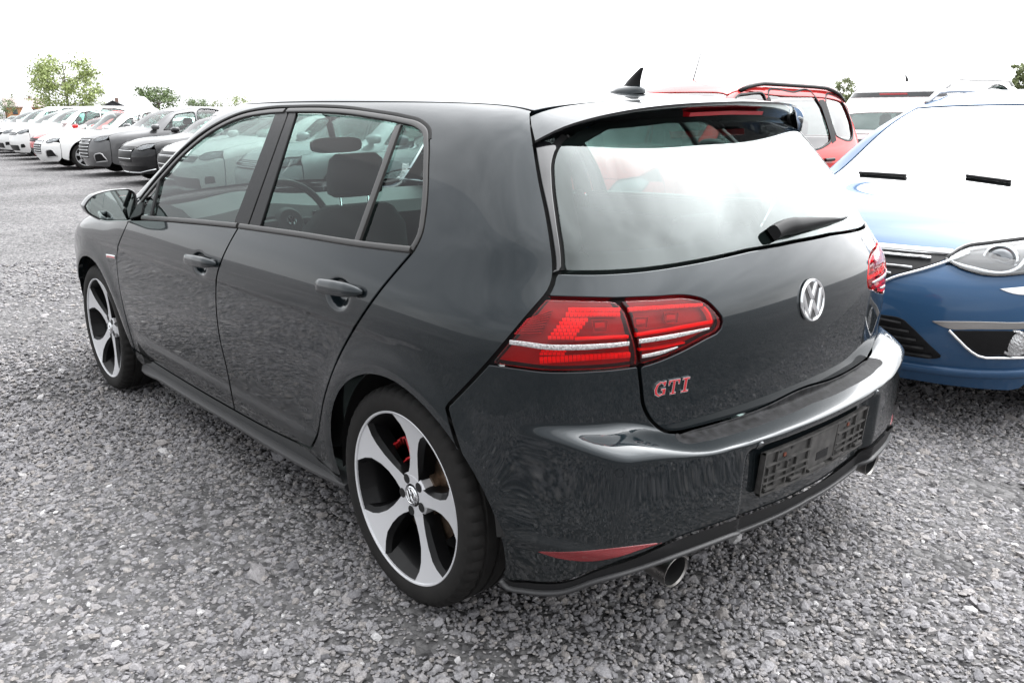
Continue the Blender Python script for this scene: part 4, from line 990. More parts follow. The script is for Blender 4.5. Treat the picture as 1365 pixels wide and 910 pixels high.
# ================================================================== ground
def ground_material():
    m = bpy.data.materials.new('gravel_bed'); m.use_nodes = True; nt = m.node_tree; b = nt.nodes['Principled BSDF']; L = nt.links.new
    b.inputs['Roughness'].default_value = .95; b.inputs['Specular IOR Level'].default_value = .2
    tc = nt.nodes.new('ShaderNodeTexCoord')
    def vor(scale, rnd=1.):
        v = nt.nodes.new('ShaderNodeTexVoronoi'); v.inputs['Scale'].default_value = scale; L(tc.outputs['Object'], v.inputs['Vector']); return v
    v1 = vor(42); v2 = vor(19)
    n1 = nt.nodes.new('ShaderNodeTexNoise'); n1.inputs['Scale'].default_value = .55; n1.inputs['Detail'].default_value = 8; L(tc.outputs['Object'], n1.inputs['Vector'])
    n2 = nt.nodes.new('ShaderNodeTexNoise'); n2.inputs['Scale'].default_value = 90; n2.inputs['Detail'].default_value = 3; L(tc.outputs['Object'], n2.inputs['Vector'])
    sep = nt.nodes.new('ShaderNodeSeparateColor'); L(v1.outputs['Color'], sep.inputs[0])
    r1 = nt.nodes.new('ShaderNodeValToRGB'); e = r1.color_ramp.elements; e[0].color = (.07, .068, .071, 1); e[1].color = (.28, .273, .273, 1); L(sep.outputs[0], r1.inputs[0])
    sep2 = nt.nodes.new('ShaderNodeSeparateColor'); L(v2.outputs['Color'], sep2.inputs[0])
    r2 = nt.nodes.new('ShaderNodeValToRGB'); e = r2.color_ramp.elements; e[0].color = (.085, .083, .085, 1); e[1].color = (.25, .244, .243, 1); L(sep2.outputs[0], r2.inputs[0])
    mx = nt.nodes.new('ShaderNodeMix'); mx.data_type = 'RGBA'; mx.inputs[0].default_value = .45; L(r1.outputs[0], mx.inputs[6]); L(r2.outputs[0], mx.inputs[7])
    mr = nt.nodes.new('ShaderNodeMapRange'); mr.inputs[1].default_value = .3; mr.inputs[2].default_value = .7; mr.inputs[3].default_value = .72; mr.inputs[4].default_value = 1.2; L(n1.outputs[0], mr.inputs[0])
    mu = nt.nodes.new('ShaderNodeVectorMath'); mu.operation = 'SCALE'; L(mx.outputs[2], mu.inputs[0]); L(mr.outputs[0], mu.inputs['Scale']); 
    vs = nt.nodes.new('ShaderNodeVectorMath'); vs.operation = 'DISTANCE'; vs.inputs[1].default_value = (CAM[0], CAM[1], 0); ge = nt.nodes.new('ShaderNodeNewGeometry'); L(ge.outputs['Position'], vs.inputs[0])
    fd = nt.nodes.new('ShaderNodeMapRange'); fd.inputs[1].default_value = 4.5; fd.inputs[2].default_value = 9.5; fd.inputs[3].default_value = .66; fd.inputs[4].default_value = .90; L(vs.outputs['Value'], fd.inputs[0])  # shade between the loose stones put into the colour: bed darker near the camera
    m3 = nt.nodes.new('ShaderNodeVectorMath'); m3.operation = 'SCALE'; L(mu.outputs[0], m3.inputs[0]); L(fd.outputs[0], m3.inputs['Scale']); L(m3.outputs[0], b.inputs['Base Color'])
    ad = nt.nodes.new('ShaderNodeMath'); ad.operation = 'ADD'; L(v1.outputs['Distance'], ad.inputs[0]); L(v2.outputs['Distance'], ad.inputs[1])
    bp = nt.nodes.new('ShaderNodeBump'); bp.invert = True; bp.inputs['Strength'].default_value = 1.; bp.inputs['Distance'].default_value = .022; L(ad.outputs[0], bp.inputs['Height']); L(bp.outputs[0], b.inputs['Normal'])
    return m
def ground():
    # one sheet: fine and slightly uneven near by, coarse to the horizon
    rs = np.r_[np.linspace(0, 14, 57), 18, 25, 40, 70, 130, 300, 800, 2500]; n = 96; V = [(0., 0., 0.)]
    for r in rs[1:]:
        for k in range(n):
            w = 2*math.pi*k/n; x, y = r*math.cos(w), r*math.sin(w); V.append((x+.5, y, -.012+.006*math.sin(x*1.7+1)*math.sin(y*1.3) if r < 40 else -.012))
    Fc = [(0, 1+k, 1+(k+1) % n) for k in range(n)]
    for i in range(len(rs)-2):
        Fc += [(1+i*n+k, 1+i*n+(k+1) % n, 1+(i+1)*n+(k+1) % n, 1+(i+1)*n+k)[::-1] for k in range(n)]
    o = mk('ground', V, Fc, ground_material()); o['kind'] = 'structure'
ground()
def stones():
    m = bpy.data.materials.new('crushed_stone'); m.use_nodes = True; nt = m.node_tree; b = nt.nodes['Principled BSDF']; L = nt.links.new
    b.inputs['Roughness'].default_value = .93; b.inputs['Specular IOR Level'].default_value = .25
    at = nt.nodes.new('ShaderNodeAttribute'); at.attribute_name = 'tone'
    cr = nt.nodes.new('ShaderNodeValToRGB'); e = cr.color_ramp.elements; e[0].color = (.10, .098, .104, 1); e[1].color = (.40, .392, .392, 1)
    x = cr.color_ramp.elements.new(.55); x.color = (.225, .219, .226, 1); x = cr.color_ramp.elements.new(.92); x.color = (.24, .222, .21, 1)
    L(at.outputs['Fac'], cr.inputs[0])
    tc = nt.nodes.new('ShaderNodeTexCoord'); n = nt.nodes.new('ShaderNodeTexNoise'); n.inputs['Scale'].default_value = 160; n.inputs['Detail'].default_value = 5; L(tc.outputs['Object'], n.inputs['Vector'])
    mr = nt.nodes.new('ShaderNodeMapRange'); mr.inputs[1].default_value = .3; mr.inputs[2].default_value = .7; mr.inputs[3].default_value = .72; mr.inputs[4].default_value = 1.22; L(n.outputs[0], mr.inputs[0])
    mu = nt.nodes.new('ShaderNodeVectorMath'); mu.operation = 'SCALE'; L(cr.outputs[0], mu.inputs[0]); L(mr.outputs[0], mu.inputs['Scale']); L(mu.outputs[0], b.inputs['Base Color'])
    bp = nt.nodes.new('ShaderNodeBump'); bp.inputs['Strength'].default_value = .5; bp.inputs['Distance'].default_value = .004; L(n.outputs[0], bp.inputs['Height']); L(bp.outputs[0], b.inputs['Normal'])
    # icosahedron and its once-split sibling
    def ico(sub):
        bm = bmesh.new(); bmesh.ops.create_icosphere(bm, subdivisions=sub, radius=1.); bm.verts.ensure_lookup_table()
        v = np.array([q.co[:] for q in bm.verts]); f = np.array([[q.index for q in p.verts] for p in bm.faces]); bm.free(); return v, f
    I1, I2 = ico(1), ico(2); I0 = (np.array([(1, 0, 0), (-1, 0, 0), (0, 1, 0), (0, -1, 0), (0, 0, 1), (0, 0, -1.)]), np.array([(0, 2, 4), (2, 1, 4), (1, 3, 4), (3, 0, 4), (2, 0, 5), (1, 2, 5), (3, 1, 5), (0, 3, 5)]))
    rg = np.random.default_rng(11)
    # candidate spots in the part of the lot that this camera, or one a step aside, can see
    def spots(n, rmax):
        q = rg.random((n, 2)); r = .6+(rmax-.6)*np.sqrt(q[:, 0]); yaw = CAM[3]; w = yaw+(q[:, 1]-.5)*2*math.radians(46)
        return np.stack([CAM[0]-.25*math.cos(yaw)+r*np.cos(w), CAM[1]-.25*math.sin(yaw)+r*np.sin(w)], -1), r
    VV, FF, TT = [], [], []; base = 0
    def emit(xy, size, ico_, flat=.62):
        nonlocal base
        v, f = ico_; n = len(xy); k = len(v)
        d = v[None]*(1+rg.normal(0, .17, (n, k, 1))); ax = np.stack([rg.uniform(.75, 1.45, n), rg.uniform(.7, 1.1, n), rg.uniform(flat*.7, flat*1.25, n)], -1)
        d = d*ax[:, None, :]*size[:, None, None]
        a = rg.uniform(0, 2*math.pi, n); t = rg.normal(0, .35, n); p = rg.uniform(0, 6.28, n)
        # tilt, then spin
        x, y, z = d[..., 0], d[..., 1], d[..., 2]; ct, st = np.cos(t)[:, None], np.sin(t)[:, None]; x, z = x*ct-z*st, x*st+z*ct
        ca, sa = np.cos(a)[:, None], np.sin(a)[:, None]; x, y = x*ca-y*sa, x*sa+y*ca
        zoff = size*rg.uniform(-.15, .45, n)-.010
        P = np.stack([x+xy[:, :1], y+xy[:, 1:], z+zoff[:, None]], -1)
        VV.append(P.reshape(-1, 3)); FF.append((f[None]+(base+np.arange(n)*k)[:, None, None]).reshape(-1, 3)); base += n*k
        TT.append(np.repeat(np.clip(rg.normal(.56, .21, n), 0, 1), k))
    def keep_clear(xy, size):
        ok = np.ones(len(xy), bool)
        for wx, wy in ((0, .757), (2.631, .767), (0, -.757), (2.631, -.767)): ok &= ~((np.abs(xy[:, 0]-wx) < .10) & (np.abs(xy[:, 1]-wy) < .13) & (size > .012))
        return ok
    def tracks(xy):  # looser and finer where wheels have rolled
        return .5+.5*np.sin(xy[:, 0]*.9+xy[:, 1]*1.6+1.3*np.sin(xy[:, 1]*.8))
    BARE = []
    for (p, q, rr_, m_) in (((505, 800), (585, 850), .07, 6), ((590, 850), (720, 885), .06, 8), ((905, 850), (935, 870), .07, 3), ((1245, 740), (1275, 760), .10, 3), ((455, 850), (480, 862), .05, 2), ((1290, 640), (1350, 655), .12, 4)):
        for t in np.linspace(0, 1, m_): g_ = ground_at([(p[0]+(q[0]-p[0])*t, p[1]+(q[1]-p[1])*t)])[0]; BARE.append((g_[0]+rg.normal(0, .02), g_[1]+rg.normal(0, .02), rr_*rg.uniform(.7, 1.3)))
    for n, rm, lo, hi, ic in ((100000, 4.8, .0050, .0092, I0), (50000, 6.2, .0065, .0125, I1), (22000, 9.5, .010, .018, I1), (2000, 4.5, .011, .020, I2), (550, 7.5, .016, .032, I2)):
        xy, r = spots(n, rm); s = lo+(hi-lo)*rg.random(n)**1.8; k = keep_clear(xy, s)
        # trodden dirt: a scuffed streak behind the rear wheel and a few bare spots, where the stones are small and sunk
        dd = np.min([np.hypot(xy[:, 0]-cx, xy[:, 1]-cy)/cr for cx, cy, cr in BARE], axis=0); k &= (dd > 1) | (rg.random(n) < np.clip(dd, .12, 1)**2) | (s < .006)
        if hi > .02: k &= rg.random(n) < .45+.55*tracks(xy)
        emit(xy[k], s[k], ic)
    V = np.concatenate(VV).astype(np.float32); Fa = np.concatenate(FF).astype(np.int32); T = np.concatenate(TT).astype(np.float32)
    me = bpy.data.meshes.new('gravel'); me.vertices.add(len(V)); me.vertices.foreach_set('co', V.ravel()); me.loops.add(Fa.size); me.loops.foreach_set('vertex_index', Fa.ravel())
    me.polygons.add(len(Fa)); me.polygons.foreach_set('loop_start', np.arange(0, Fa.size, 3, dtype=np.int32)); me.update(calc_edges=True); me.validate()
    a = me.attributes.new('tone', 'FLOAT', 'POINT'); a.data.foreach_set('value', T)
    me.polygons.foreach_set('use_smooth', np.zeros(len(Fa), bool)); me.materials.append(m)
    o = bpy.data.objects.new('gravel', me); link(o); tag(o, 'loose grey crushed-stone gravel covering the car lot', 'gravel', None, 'stuff')
    print('STONE TRIS', len(Fa))
stones()
# ================================================================== other cars
class Car:
    """a generic car: same warped body sections, its own roof line, nose and tail"""
    def __init__(s, L, W, H, wb, fo, zb, Zc, Xr, Xf, bow_r=.16, bow_f=.20, loc=(0, 0, 0), rz=math.pi/2, tr=.32, kc=.075, ws=.2, grid=.05):
        s.L, s.W, s.H, s.wb, s.fo, s.zb = L, W, H, wb, fo, zb; s.xf = wb+fo; s.xr = -(L-wb-fo); s.tr = tr; s.grid = grid
        s.Zc = Sp(*zip(*Zc)); s.Xr = Sp(*zip(*Xr)); s.Xf = Sp(*zip(*Xf)); s.br, s.bf, s.kc, s.ws = bow_r, bow_f, kc, ws
        s.S = Surf(s.F, .3, wb-.3, .72); s.S.loc = np.array(loc, float); s.S.rz = rz; s.T = TopChart(s.S)
    def F(s, P):
        x, y, z = P[:, 0], np.abs(P[:, 1]), P[:, 2]
        xg = np.interp(x, [s.xr, 0, s.wb, s.xf], [-.79, 0, 2.631, 3.48]); zg = np.where(z < s.zb, z*.97/s.zb, .97+(z-s.zb)*.472/(s.H-s.zb))
        ys = G_Ys(xg, np.clip(zg, .1, 1.55))*s.W/1.788
        for wx in (0, s.wb): d = np.hypot(x-wx, z-s.tr); ys = ys+.010*np.exp(-((d-s.tr*1.2)/.05)**2)
        zt = s.zb-.17
        ys = ys-.008*sstep(0, .02, zt-z)*(1-sstep(.03, .24, zt-z))*sstep(-.3, .2, x)*(1-sstep(s.wb-.2, s.wb+.1, x))
        a = y-ys
        b = (s.Xr(np.clip(z, .1, s.H+.1))+s.br*y**2+.12*y**4-x)*.9
        c_ = (x-(s.Xf(np.clip(z, .1, 1.2))-s.bf*y**2-.22*y**4))*.9
        xe = x+s.ws*y**2*sstep(s.wb*.35, s.wb*.6, x)
        d = (z-(s.Zc(xe)-.07*y**2))*.95
        return lse(.035, lse(s.kc, a, b, c_), d)
    def sd(s, xz, step=.05): return s.S.to(s.S.side(smooth_line(xz, step)))
    def sl(s, xz, step=.05): return s.S.to(s.S.side(resample(xz, step)))
    def tp(s, xy, step=.05): return s.S.to(s.S.top(smooth_line(xy, step)))
    def arc(s, cx, R, a0, a1, n=26): w = np.radians(np.linspace(a0, a1, n)); return s.S.to(s.S.side(np.stack([cx+R*np.cos(w), s.tr+R*np.sin(w)], -1)))
    def fr(s, yz, rear=False):
        yz = np.atleast_2d(np.asarray(yz, float)); x0 = .3 if rear else s.wb-.3
        O = np.stack([0*yz[:, 0]+x0, yz[:, 0], yz[:, 1]], -1); return s.S.to(s.S.solve(O, np.broadcast_to(np.array([-1. if rear else 1., 0, 0]), O.shape), .05, 2.))
    def frp(s, yz, rear=False, step=.03): return s.fr(resample(np.r_[yz, yz[:1]], step)[:-1], rear)
    def frs(s, yz, rear=False, step=.03): return s.fr(smooth_line(np.array(yz), step), rear)
    def px(s, l, step=4, off=0.): return s.S.to(s.S.hit(smooth_line(l, step), off, tmax=12.))
    def px0(s, l, step=6): return s.S.to(s.S.hit(resample(l, step), tmax=12.))
def car_body(C, root, paint, win, rail, dlo, rear_top, hood=None, glass_m=None, rear_glass=None, trim=None, arch=1.17, wheel=True, rim='plain', low=.22, front=True):
    """rail: [(x,y)] from the tail along the roof edge and A pillar to the nose; dlo: list of window outlines in (x,z)"""
    g = C.grid; gm = glass_m or WIN; S_ = C.S
    xa, xb = C.xr+.24, C.xf-.34
    rail = np.array(rail, float)
    iA = win[0]; iB = win[1]     # x of windscreen top and base on the rail
    R = smooth_line(rail, .05); rr = S_.to(S_.top(R))
    k = (R[:, 0] > xa+.02) & (R[:, 0] < xb-.02); top = rr[k]
    zt = C.Zc(xb)-.16; ztr = rear_top
    ar = C.tr*arch
    side = join_lines(C.sl([(xa, .30), (-.40 if -.4 > xa+.05 else xa+.04, low)]), C.arc(0, ar, 190, -10), C.sl([(ar+.02, low), (C.wb-ar-.02, low)]), C.arc(C.wb, ar, 190, -10), C.sl([(C.wb+ar+.01, low), (xb, .28), (xb, zt)]), top[::-1], C.sl([(xa, ztr), (xa, .30)]))
    holes = [C.sd(np.array(d+d[:1]), .05) if len(d) > 6 else C.sl(d+d[:1], .05) for d in dlo]
    holes = [h[:-1] for h in holes]
    panel('body_side', side, S_, paint, root, grid=g, step=.03, holes=holes, depth=.03)
    for h in holes: panel('side_window', h, S_, gm, root, grid=.12, step=.03, off=-.012, depth=0, gap=-.012)
    for h in holes:
        V, Fc = ribbon_geo(np.r_[h, h[:1]], S_, .010, .004, -.002, .03, .006); both('window_frame', V, Fc, trim or BLACK, root, ang=None)
    # top: bonnet, windscreen, roof
    def strip(name, x0, x1, bow0, bow1, mt, off=0., gap=.003):
        q = R[(R[:, 0] > x0+.01) & (R[:, 0] < x1-.01)]; ya, yb = np.interp([x0, x1], R[:, 0], R[:, 1])
        q = np.r_[[[x0, ya]], q, [[x1, yb]]]
        e1 = [(x1+bow1*(1-(t/yb)**2), t) for t in np.linspace(yb, -yb, 15)[1:-1]]; e0 = [(x0+bow0*(1-(t/ya)**2), t) for t in np.linspace(-ya, ya, 15)[1:-1]]
        P = np.r_[q, e1, (q*[1, -1])[::-1], e0]
        return panel(name, P, C.T, mt, root, grid=g, step=.04, mirror=False, off=off, depth=.02 if mt is paint else .004, gap=gap)[0]
    ws = .10
    strip('bonnet', iB, C.xf-.20, ws*1.3, .10, paint)
    strip('windscreen', iA, iB, ws*.9, ws*1.3, gm, -.005)
    strip('roof', rail[0, 0], iA, -.04, ws*.9, paint)
    # nose and tail skins
    def wrap(z, x_lim, rear):
        n = 21; out = []
        x0 = S_.xa if rear else S_.xb
        az = np.linspace(.05, math.pi/2, n); D = np.stack([(-1 if rear else 1)*np.sin(az), np.cos(az), 0*az], -1); O = np.stack([0*az+x0, 0*az, 0*az+z], -1)
        P = S_.solve(O, D, .05, 2.4); P = P[(P[:, 0] < x_lim) if rear else (P[:, 0] > x_lim)]; return S_.to(P)
    def mir(Q, rear): Q = np.array(Q); Q[:, 0] = 2*((S_.xa-math.pi/2*S_.L) if rear else (S_.xb+math.pi/2*S_.L))-Q[:, 0]; return Q
    if front:
        lo_ = wrap(.2, xb, False); yb = np.interp(C.xf-.20, R[:, 0], R[:, 1]); up = S_.to(S_.top([(C.xf-.20+.10*(1-(t/yb)**2), t) for t in np.linspace(yb, 0.001, 10)]))
        hl = join_lines(up[::-1], C.sl([(xb+.02, zt), (xb, .28)]) if False else C.sl([(xb, zt), (xb, .28)]), lo_); panel('front_bumper', join_lines(hl, mir(hl, False)[::-1]), S_, paint, root, grid=g, step=.03, mirror=False)
    lo_ = wrap(.24, xa, True); zr = rear_top
    rtop = wrap(zr, xa, True)
    hl = join_lines(rtop[::-1], C.sl([(xa, zr), (xa, .30)]), lo_); panel('tailgate', join_lines(hl, mir(hl, True)[::-1]), S_, paint, root, grid=g, step=.03, mirror=False)
    # rear window region, from the tail skin to the roof edge
    x0, y0 = rail[0]
    if rear_glass:
        rt = wrap(rear_glass[1], xa+.3, True); y_l = [q for q in rt]
        rt = rt[rt[:, 0] < (S_.xa-math.pi/2*S_.L)+rear_glass[2]]; rb = wrap(rear_glass[0], xa+.3, True); rb = rb[rb[:, 0] < (S_.xa-math.pi/2*S_.L)+rear_glass[3]]
        hl = join_lines(rt[::-1], rb); win_p = join_lines(hl, mir(hl, True)[::-1])
        # surround between the tail skin and the roof
        e = [(x0-.04*(1-(t/y0)**2), t) for t in np.linspace(0.001, y0, 9)]
        edge = S_.to(S_.top(e)); jn = S_.to(S_.top([p for p in R[::-1] if p[0] < xa-.02])) if R[0, 0] < xa-.02 else np.zeros((0, 2))
        hl2 = join_lines(edge, rr[R[:, 0] < xa], C.sl([(xa, zr)]), rtop)
        panel('rear_surround', join_lines(hl2, mir(hl2, True)[::-1]), S_, paint, root, grid=g, step=.03, mirror=False, holes=[win_p])
        panel('rear_window', win_p, S_, glass_m or WIN_R, root, grid=.08, step=.03, mirror=False, off=-.006, depth=0, gap=-.006)
    # dark cabin and underbody
    lin = mat('liner', (.008, .008, .008), .9); m = MB()
    m.box((C.wb/2, 0, .33), (C.wb-2*ar-.04, C.W-.26, .26)); m.box((C.wb/2, 0, .30), (C.L-.7, .9, .14)); m.build('underbody', lin, root, False)
    m = MB(); zb = C.zb
    m.box((C.wb*.5, 0, zb-.24), (C.wb-.3, C.W-.34, .20)); m.build('cabin_tub', lin, root, False)
    for x in (C.wb*.40, C.wb*.03):
        for y in (.35, -.35):
            m = MB(); m.tube([(x+.05, y, zb-.3), (x, y, zb+.02), (x-.02, y, zb+.05)], [.22, .20, .05], 12, up=(1, 0, 0), sx=.45); m.tube([(x-.01, y, zb+.08), (x-.01, y, zb+.11), (x-.02, y, zb+.22), (x-.02, y, zb+.245)], [.06, .12, .11, .05], 12, up=(1, 0, 0), sx=.5); m.build('seat', MATS['seat_fabric'], root)
    for wx in (0, C.wb):
        n = 18; w = np.radians(np.linspace(-14, 194, n)); V = [(wx+Rr*math.cos(a), y, C.tr+Rr*math.sin(a)) for Rr, y in ((ar*1.02, C.W/2-.045), (ar*1.05, C.W/2-.08), (ar*1.05, .45)) for a in w]+[(wx, .45, C.tr)]
        both('wheel_arch_liner', V, [(q*n+i, q*n+i+1, (q+1)*n+i+1, (q+1)*n+i) for q in range(2) for i in range(n-1)]+[(2*n+i, 2*n+i+1, 3*n) for i in range(n-1)], lin, root, ang=None)
        for sg in (1, -1): simple_wheel(root, wx, sg*(C.W/2-.135), C.tr, sg, C.tr, rim)
    # mirrors
    mx = iB-.10; my = np.interp(iB-.1, R[:, 0], R[:, 1]); my = max(my, C.W/2*.86)
    for sg in (1, -1):
        m = MB(); V = []; n = 14
        for x, sc in ((-.045, .86), (-.03, 1.), (.03, .98), (.07, .78), (.095, .35)):
            V += [(mx+x, sg*(my+.13+.105*sc*math.copysign(abs(math.cos(w))**.7, math.cos(w))), zb+.07+.062*sc*math.copysign(abs(math.sin(w))**.8, math.sin(w))) for w in np.linspace(0, 2*math.pi, n, endpoint=False)]
        m.add(V, [(q*n+i, q*n+(i+1) % n, (q+1)*n+(i+1) % n, (q+1)*n+i) for q in range(4) for i in range(n)]+[tuple(range(n)), tuple(range(4*n, 5*n))]); m.build('door_mirror', trim or paint, root)
        m = MB(); m.tube([(mx, sg*(my-.05), zb+.01), (mx, sg*(my+.06), zb+.04)], .025, 8); m.build('mirror_foot', BLACK, root)
_SW = {}
def simple_wheel(root, x, y, z, sg, tr, kind):
    key = (round(tr, 3), kind, sg)
    if key not in _SW:
        m = MB(); rr = tr*.735; prof = [(rr, .08), (rr+.008, .098), (tr*.89, .104), (tr*.965, .096), (tr*.995, .075), (tr, .03), (tr, -.06), (tr*.96, -.1), (rr, -.1)]
        if sg < 0: prof = [(a, -b) for a, b in prof]
        m.lathe(prof, 48); ty = (m.V, m.F)
        m = MB(); ns = {'plain': 10, 'five': 5, 'seven': 7}[kind]; wd = {'plain': .018, 'five': .045, 'seven': .028}[kind]
        m.lathe([(q, sg*w_) for q, w_ in ((rr-.02, .06), (rr-.012, .084), (rr+.004, .086))], 48); 
        for k in range(ns):
            a = 2*math.pi*k/ns+.2; c_, s_ = math.cos(a), math.sin(a); V = []
            for r, hw, yy in ((.03, wd*.8, .062), (rr*.5, wd*.7, .066), (rr-.008, wd*1.15, .08)):
                for q, dy in ((-1, 0), (1, 0), (1, -.03), (-1, -.03)): V.append((r*c_-q*hw*s_, sg*(yy+dy), r*s_+q*hw*c_))
            m.add(V, [(i*4+j, i*4+(j+1) % 4, (i+1)*4+(j+1) % 4, (i+1)*4+j) for i in range(2) for j in range(4)])
        m.lathe([(0, sg*.070), (.04, sg*.068), (.05, sg*.05)], 20); ri = (m.V, m.F)
        m = MB(); m.lathe([(0.0, sg*.0), (rr, sg*.0)], 32); _SW[key] = (ty, ri, (m.V, m.F), [None]*3)
    ty, ri, bk, cache = _SW[key]
    w = empty_part('wheel', root); w.location = (x, y, z)
    for i, (nm, (V, Fc), mt) in enumerate((('tyre', ty, RUBBER), ('rim', ri, mat('plain_alloy', (.40, .405, .41), .32, .5)), ('brake_backing', bk, GAP))):
        if cache[i] is None: o = mk(nm, V, Fc, mt, w); sharp(o, 35); cache[i] = o.data
        else: o = bpy.data.objects.new(nm, cache[i]); link(o, w)
LAMP = glass('lamp_lens', (.9, .92, .93), .45); LAMP_B = mat('lamp_back', (.30, .31, .32), .25, .7); HLAMP_DK = mat('lamp_dark', (.03, .03, .032), .25)
def lamp(C, root, name, poly, red=False, both_=True, grid=.04):
    if red: panel(name, poly, C.S, mat('tail_red', (.30, .008, .012), .12, 0, 1.), root, grid=grid, step=.02, off=.006, depth=.015, gap=0, mirror=both_); return
    h = [empty_part(name, root) for _ in range(2 if both_ else 1)]
    panel('lamp_housing', poly, C.S, LAMP_B, h if both_ else h[0], grid=grid, step=.02, off=.002, depth=.012, gap=0, mirror=both_)
    panel('lens', poly, C.S, LAMP, h if both_ else h[0], grid=grid, step=.02, off=.010, depth=.012, gap=0, mirror=both_)
    V, Fc = ribbon_geo(resample(np.r_[poly, poly[:1]], .02), C.S, .006, .012, .0, .03, .004); both('lamp_rim', V, Fc, HLAMP_DK, h if both_ else h[0], both_, ang=None)
def slats(C, root, name, ys, z0, z1, n, mt, bg=BLACK, y_in=None):
    """grille: dark field with n bars, given as (half width bottom, half width top)"""
    P = C.frp([(-ys[0], z0), (ys[0], z0), (ys[1], z1), (-ys[1], z1)]); gr = empty_part(name, root)
    panel('grille_field', P, C.S, bg, gr, grid=.06, step=.03, off=.003, depth=.01, gap=0, mirror=False)
    for k in range(n):
        t = (k+.5)/n; z = z0+(z1-z0)*t; y = ys[0]+(ys[1]-ys[0])*t-.02
        V, Fc = ribbon_geo(C.fr(resample([(y, z), (-y, z)], .05)), C.S, .007, .012, .004, .05, .003); both('grille_bar', V, Fc, mt, gr, False, ang=None)
    return gr
def plate(C, root, z, white=True):
    P = C.frp([(-.26, z-.055), (.26, z-.055), (.26, z+.055), (-.26, z+.055)])
    panel('plate_panel', P, C.S, BLACK, root, grid=.1, step=.05, off=.012, depth=.012, gap=0, mirror=False)

def profile(kind, L, H, wb, fo, zb, hood=.80):
    xf, xr = wb+fo, -(L-wb-fo)
    Xf = [(.15, xf-.14), (.4, xf-.01), (.55, xf), (.68, xf-.02), (hood, xf-.10), (hood+.12, xf-.35), (hood+.3, xf-.8)]
    if kind in ('hatch', 'suv'):
        wsb, wst = (xf-1.12, xf-1.95) if kind == 'hatch' else (xf-1.15, xf-1.88)
        Zc = [(xr-.1, H-.22), (xr+.32, H-.065), (.35, H-.015), (wb*.42, H), (wst-.28, H-.012), (wst, H-.065), ((wst+wsb)/2, (H+hood+.2)/2+.0), (wsb-.05, hood+.205), (wsb+.13, hood+.16), (wsb+.5, hood+.12), (xf-.22, hood+.01), (xf+.1, hood-.2)]
        lean = .22 if kind == 'hatch' else .16
        Xr = [(.15, xr+.10), (.4, xr+.01), (.6, xr), (.85, xr+.03), (zb+.05, xr+.09), (zb+.25, xr+.09+lean), (H, xr+.12+lean*1.9)]
        win = (wst, wsb-.06)
    else:
        wsb, wst = xf-1.25, xf-2.05
        Zc = [(xr-.1, zb+.03), (xr+.1, zb+.10), (xr+.45, zb+.16), (xr+.9, H-.16), (.75, H-.03), (wb*.48, H), (wst-.25, H-.02), (wst, H-.065), ((wst+wsb)/2, (H+hood+.2)/2), (wsb-.05, hood+.19), (wsb+.13, hood+.145), (wsb+.55, hood+.10), (xf-.22, hood), (xf+.1, hood-.2)]
        Xr = [(.15, xr+.1), (.45, xr), (.7, xr+.01), (zb, xr+.04), (zb+.15, xr+.15), (H, xr+.6)]
        win = (wst, wsb-.06)
    return Zc, Xr, Xf, win
def std_dlo(C, win, kind):
    H, zb, xr, wb = C.H, C.zb, C.xr, C.wb; wst, wsb = win
    t = H-.125; b = zb+.01; bp = wb*.46
    tail = .05 if kind != 'sedan' else .10
    f = [(wsb-.28, b-.015), (wst+.02, t-.045), (wst-.3, t), (bp+.05, t+.004), (bp+.10, b)]
    r = [(bp+.03, b), (bp-.02, t+.004), (.45, t-.01), (tail+.12, t-.06), (tail, t-.16), (tail-.02, b+.06), (tail+.06, b+.02)]
    return [f, r]
def std_rail(C, win, kind):
    k = C.W/1.79; xf, xr = C.xf, C.xr; wst, wsb = win
    if kind == 'sedan': return [(xr+.35, .60*k), (xr+.8, .555*k), (.6, .56*k), (C.wb*.5, .575*k), (wst, .555*k), (wsb, .70*k), (wsb+.3, .745*k), (xf-.4, .70*k), (xf-.20, .62*k)]
    return [(xr+.30, .535*k), (.2, .56*k), (C.wb*.45, .58*k), (wst, .56*k), (wsb, .705*k), (wsb+.3, .745*k), (xf-.4, .70*k), (xf-.20, .62*k)]
